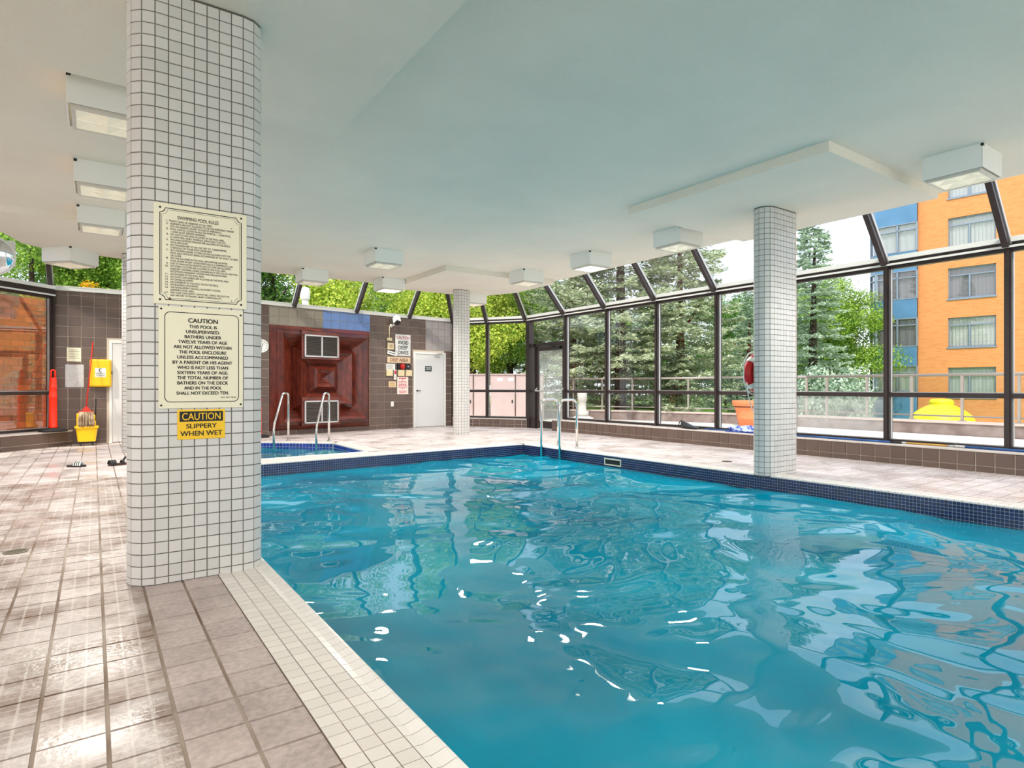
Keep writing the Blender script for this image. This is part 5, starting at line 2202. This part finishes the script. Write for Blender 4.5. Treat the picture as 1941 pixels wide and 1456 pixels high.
# ------------------------------------------------------------------ trees
def leaves_mesh(name, P, U, V, m):
    """kite-shaped folded leaves; P centre, U half length, V half width (numpy)"""
    n = len(P)
    nrm = np.cross(U, V)
    nrm /= np.linalg.norm(nrm, axis=1)[:, None] + 1e-9
    fold = nrm * np.linalg.norm(V, axis=1)[:, None] * .35
    co = np.stack([P - U, P + V + fold, P + U, P - V + fold], 1).reshape(-1, 3)
    me = bpy.data.meshes.new(name)
    me.vertices.add(4 * n)
    me.vertices.foreach_set('co', co.ravel())
    me.loops.add(6 * n)
    b = np.arange(n)[:, None] * 4
    idx = np.concatenate([b + 0, b + 1, b + 2, b + 0, b + 2, b + 3], 1)
    me.loops.foreach_set('vertex_index', idx.ravel().astype(np.int32))
    me.polygons.add(2 * n)
    me.polygons.foreach_set('loop_start', (np.arange(2 * n) * 3).astype(np.int32))
    me.polygons.foreach_set('loop_total', np.full(2 * n, 3, np.int32))
    me.materials.append(m)
    me.update(calc_edges=True)
    me.validate()
    return me


def rnd_dirs(rs, n):
    v = rs.normal(size=(n, 3))
    return v / np.linalg.norm(v, axis=1)[:, None]


def deciduous_mesh(seed, H, W_, nleaf, m, size=.11, base=.12):
    rs = np.random.RandomState(seed)
    nb = 34
    C = rs.normal(size=(nb, 3))
    C /= np.linalg.norm(C, axis=1)[:, None]
    C *= (rs.rand(nb, 1) ** .45)
    C = C * np.array([W_ * .78, W_ * .78, H * (1 - base) * .45]) + np.array([0, 0, H * (base + (1 - base) * .5)])
    rad = W_ * (.22 + .2 * rs.rand(nb))
    bi = rs.randint(0, nb, nleaf)
    d = rnd_dirs(rs, nleaf)
    rr = rad[bi][:, None] * (.55 + .5 * rs.rand(nleaf, 1))
    P = C[bi] + d * rr * np.array([1, 1, .75])
    nrm = d * .7 + rnd_dirs(rs, nleaf) * .7 + np.array([0, 0, .5])
    t1 = np.cross(nrm, rnd_dirs(rs, nleaf))
    t1 /= np.linalg.norm(t1, axis=1)[:, None]
    t2 = np.cross(nrm, t1)
    t2 /= np.linalg.norm(t2, axis=1)[:, None]
    s = size * (.6 + .8 * rs.rand(nleaf, 1))
    return leaves_mesh('crown', P, t1 * s, t2 * s * .55, m)


def spruce_mesh(seed, H, W_, m, nper=60, zb=.05, size=.13):
    rs = np.random.RandomState(seed)
    P, U, V = [], [], []
    z = H * zb
    while z < H * .99:
        f = 1 - z / H
        nb = int(7 + 5 * f)
        for k in range(nb):
            a = rs.rand() * 2 * math.pi
            Lb = W_ * (f ** .8) * (.7 + .45 * rs.rand()) + .15
            n = max(24, int(nper * Lb / W_ * 1.3))
            s = rs.rand(n) ** .6
            droop = -.28 * Lb * s ** 1.3 + .20 * Lb * s ** 3
            dirv = np.array([math.cos(a), math.sin(a), 0])
            side = np.array([-math.sin(a), math.cos(a), 0])
            wdt = (.34 * Lb * (1 - s) + .12) * (rs.rand(n) * 2 - 1)
            p = dirv * (s * Lb)[:, None] + side * wdt[:, None]
            p[:, 2] = z + droop - np.abs(wdt) * .25 + rs.normal(size=n) * .04
            u = dirv[None] * .75 + side[None] * np.sign(wdt)[:, None] * .6 + rs.normal(size=(n, 3)) * .22
            u[:, 2] -= .12
            u /= np.linalg.norm(u, axis=1)[:, None]
            up = np.array([0, 0, 1.]) + rs.normal(size=(n, 3)) * .35
            v = np.cross(u, up)
            v /= np.linalg.norm(v, axis=1)[:, None]
            sz = size * (.7 + .7 * rs.rand(n, 1))
            P.append(p)
            U.append(u * sz * 1.2)
            V.append(v * sz * .42)
        z += (.20 + .18 * f) * (H / 13)
    return leaves_mesh('crown', np.concatenate(P), np.concatenate(U), np.concatenate(V), m)


def trunk(par, H, r, m, branches=6, seed=0, spread=1.2):
    rs = random.Random(seed)
    mb = MB()
    mb.tube([(0, 0, -.1), (rs.uniform(-.05, .05), 0, H * .4), (rs.uniform(-.15, .15), rs.uniform(-.1, .1), H * .85)], [r, r * .75, r * .2], 10)
    mb.build('trunk', m, par)
    mb = MB()
    for k in range(branches):
        a = rs.uniform(0, 6.28)
        z = H * rs.uniform(.2, .6)
        d = rs.uniform(.6, 1.0) * spread
        mb.tube([(0, 0, z), (math.cos(a) * d * .5, math.sin(a) * d * .5, z + .25 * d), (math.cos(a) * d, math.sin(a) * d, z + .8 * d)], [r * .35, r * .25, r * .1], 6)
    mb.build('branches', m, par)


def raypos(u, d):
    return CAMF * d + CAMR * ((u - 970.5) / 1137 * d)


def GZ_at(p):
    return .28 if (p.y > 15.2 or p.x < 18.2) and p.x < 32 else -1.32


def tree(name, label, u, d, me, H, r, bark, sc=1.0, rz=0, group='trees beyond the glass', spread=1.2, br=6):
    p = raypos(u, d)
    t = thing(name, label, 'tree', (p.x, p.y, GZ_at(p)), rz, group)
    c = ob('crown', me, t)
    c['kind'] = 'stuff'
    c.scale = (sc, sc, sc)
    trunk(t, H * sc * .9, r, bark, br, int(u), spread)
    return t


SP1 = spruce_mesh(1, 13.0, 3.4, L_spruce, 190, zb=.15, size=.075)
SP2 = spruce_mesh(2, 12.0, 3.6, L_spruce, 200, zb=.05, size=.075)
SP3 = spruce_mesh(3, 13.5, 2.6, L_blue, 150, zb=.04, size=.075)
DG = deciduous_mesh(11, 9.5, 3.2, 34000, L_green, .062)
DY = deciduous_mesh(12, 8.0, 2.8, 30000, L_yel, .06)
DD = deciduous_mesh(13, 9.0, 3.4, 32000, L_dark, .066)
DGd = deciduous_mesh(14, 3.4, 1.1, 6000, L_gold, .055)
tree('spruce_tree', 'tall spruce with dark bare trunk right of the glass door', 1176, 23.5, SP1, 13, .24, M_bark, rz=.4, br=2)
tree('spruce_tree', 'dense spruce in the windows left of the right column', 1290, 24.0, SP2, 12, .20, M_barkr, sc=.86, rz=1.3, br=2)
tree('spruce_tree', 'blue green spruce just left of the right column', 1420, 25.0, SP3, 13.5, .2, M_barkr, sc=.52, rz=2.2, br=2)
tree('spruce_tree', 'tall narrow spruce right of the right column, top seen through the roof glass', 1540, 25.5, SP3, 13.5, .22, M_bark, sc=.82, rz=.9, br=2).children[0].scale = (1.08, 1.08, .82)
tree('spruce_tree', 'broad pale spruce behind the door corner, seen through roof glass', 1085, 25.5, SP2, 12, .22, M_barkr, sc=.9, rz=3.1, br=2)
tree('leafy_tree', 'bright green tree left of the brick block', 1592, 36.0, DG, 9.5, .2, M_bark, sc=1.0, rz=.6)
tree('leafy_tree', 'green tree behind the tall narrow spruce', 1570, 36.0, DD, 9, .2, M_bark, sc=.9, rz=1.6)
tree('leafy_tree', 'yellow green tree above the cabinets, left of the corner mullion', 895, 24.0, DY, 8, .18, M_bark, sc=.9, rz=.2)
tree('leafy_tree', 'green tree above the cabinets beside the glass door', 968, 26.0, DG, 9.5, .18, M_bark, sc=.62, rz=2.0)
tree('leafy_tree', 'dark green tree behind the cabinets', 915, 31.0, DD, 9, .18, M_bark, sc=.85, rz=2.0)
tree('leafy_tree', 'yellow green tree top above the white back door', 835, 26.0, DY, 8, .2, M_bark, sc=.92, rz=2.7)
tree('leafy_tree', 'bright leafy treetop above the blue tile patch', 640, 25.0, DY, 8, .2, M_bark, sc=.98, rz=4.0)
tree('leafy_tree', 'dark leafy treetop left of the vent pipe', 520, 26.0, DD, 9, .2, M_bark, sc=1.0, rz=.4)
tree('leafy_tree', 'low green treetop between the roof rafters above the security camera', 745, 31.0, DG, 9.5, .2, M_bark, sc=.78, rz=1.1)
tree('leafy_tree', 'leafy tree hidden mostly behind the big column', 380, 26.0, DG, 9.5, .2, M_bark, sc=1.0, rz=1.9)
tree('leafy_tree', 'pale green treetop right of the turned ceiling light', 205, 26.0, DG, 9.5, .2, M_bark, sc=.95, rz=5.0)
tree('leafy_tree', 'green treetop through the left roof glass', 60, 24.0, DG, 9.5, .2, M_bark, sc=1.0, rz=3.3)
tree('leafy_tree', 'dark treetop behind the left roof glass rafter', 120, 29.0, DD, 9, .2, M_bark, sc=1.1, rz=3.3)
p = raypos(168, 21.0)
t = thing('golden_bush', 'golden yellow bush seen through the roof glass above the mop corner', 'bush', (p.x, p.y, 1.9), 0)
c = ob('crown', DGd, t)
c['kind'] = 'stuff'
c.scale = (.8, .8, .8)
trunk(t, 1.4, .06, M_bark, 3, 5, .5)
t.location.z = 2.2
mb = MB()
mb.tube([(0, 0, -2.7), (0, 0, .2)], .07, 8)
mb.build('stem', M_bark, t)
# distant belt of trees
for k, (u, d, me, sc, nm) in enumerate(((1240, 52, DD, 1.15, 'dark far tree behind the two spruces'), (1120, 50, DG, 1.2, 'far green tree behind the spruce trunk'), (1380, 48, DD, 1.2, 'dark far tree behind the blue green spruce'), (1010, 48, DD, 1.2, 'far dark tree behind the glass door'),
                                         (1490, 50, DG, 1.2, 'far green tree right behind the right column'))):
    tree('leafy_tree', nm, u, d, me, 9, .25, M_bark, sc=sc, rz=k)
# low bushes beyond the railing
BU = deciduous_mesh(21, 1.7, 1.1, 6000, L_blue, .05, .0)
for k, (u, d, nm) in enumerate(((1285, 25.0, 'low blue green bush behind the railing, left of the terracotta pot'), (1375, 25.0, 'low blue green bush behind the terracotta pot'), (1540, 22.8, 'low blue green bush behind the railing right of the column'), (1605, 24.0, 'low blue green bush behind the railing near the blue bay'))):
    p = raypos(u, d)
    t = thing('garden_bush', nm, 'bush', (p.x, p.y, GZ_at(p)), k)
    t.scale = (1, 1, 1.0 if p.y > 15.2 else 1.6)
    c = ob('crown', BU, t)
    c['kind'] = 'stuff'
    c.scale = (1.25, 1.25, 1.2)
    mb = MB()
    mb.tube([(0, 0, 0), (0, 0, .8)], .04, 6)
    mb.build('stem', M_bark, t)

# dark picket fence on the raised lawn
fa_, fb_ = raypos(1085, 33.0), raypos(1262, 31.0)
e = fb_ - fa_
t = thing('garden_fence', 'thin dark picket fence on the lawn behind the spruce trunk', 'fence', fa_ + Vector((0, 0, .28)), math.atan2(e.y, e.x))
pk = MB().box(-.02, .02, -.02, .02, 0, 1.25).mesh('picket', M_black)
n = 26
for k in range(n):
    ob('picket', pk, t, (e.length * k / (n - 1), 0, 0))
for z in (.15, 1.1):
    MB().box(0, e.length, -.02, .02, z, z + .05).build('fence_rail', M_black, t)
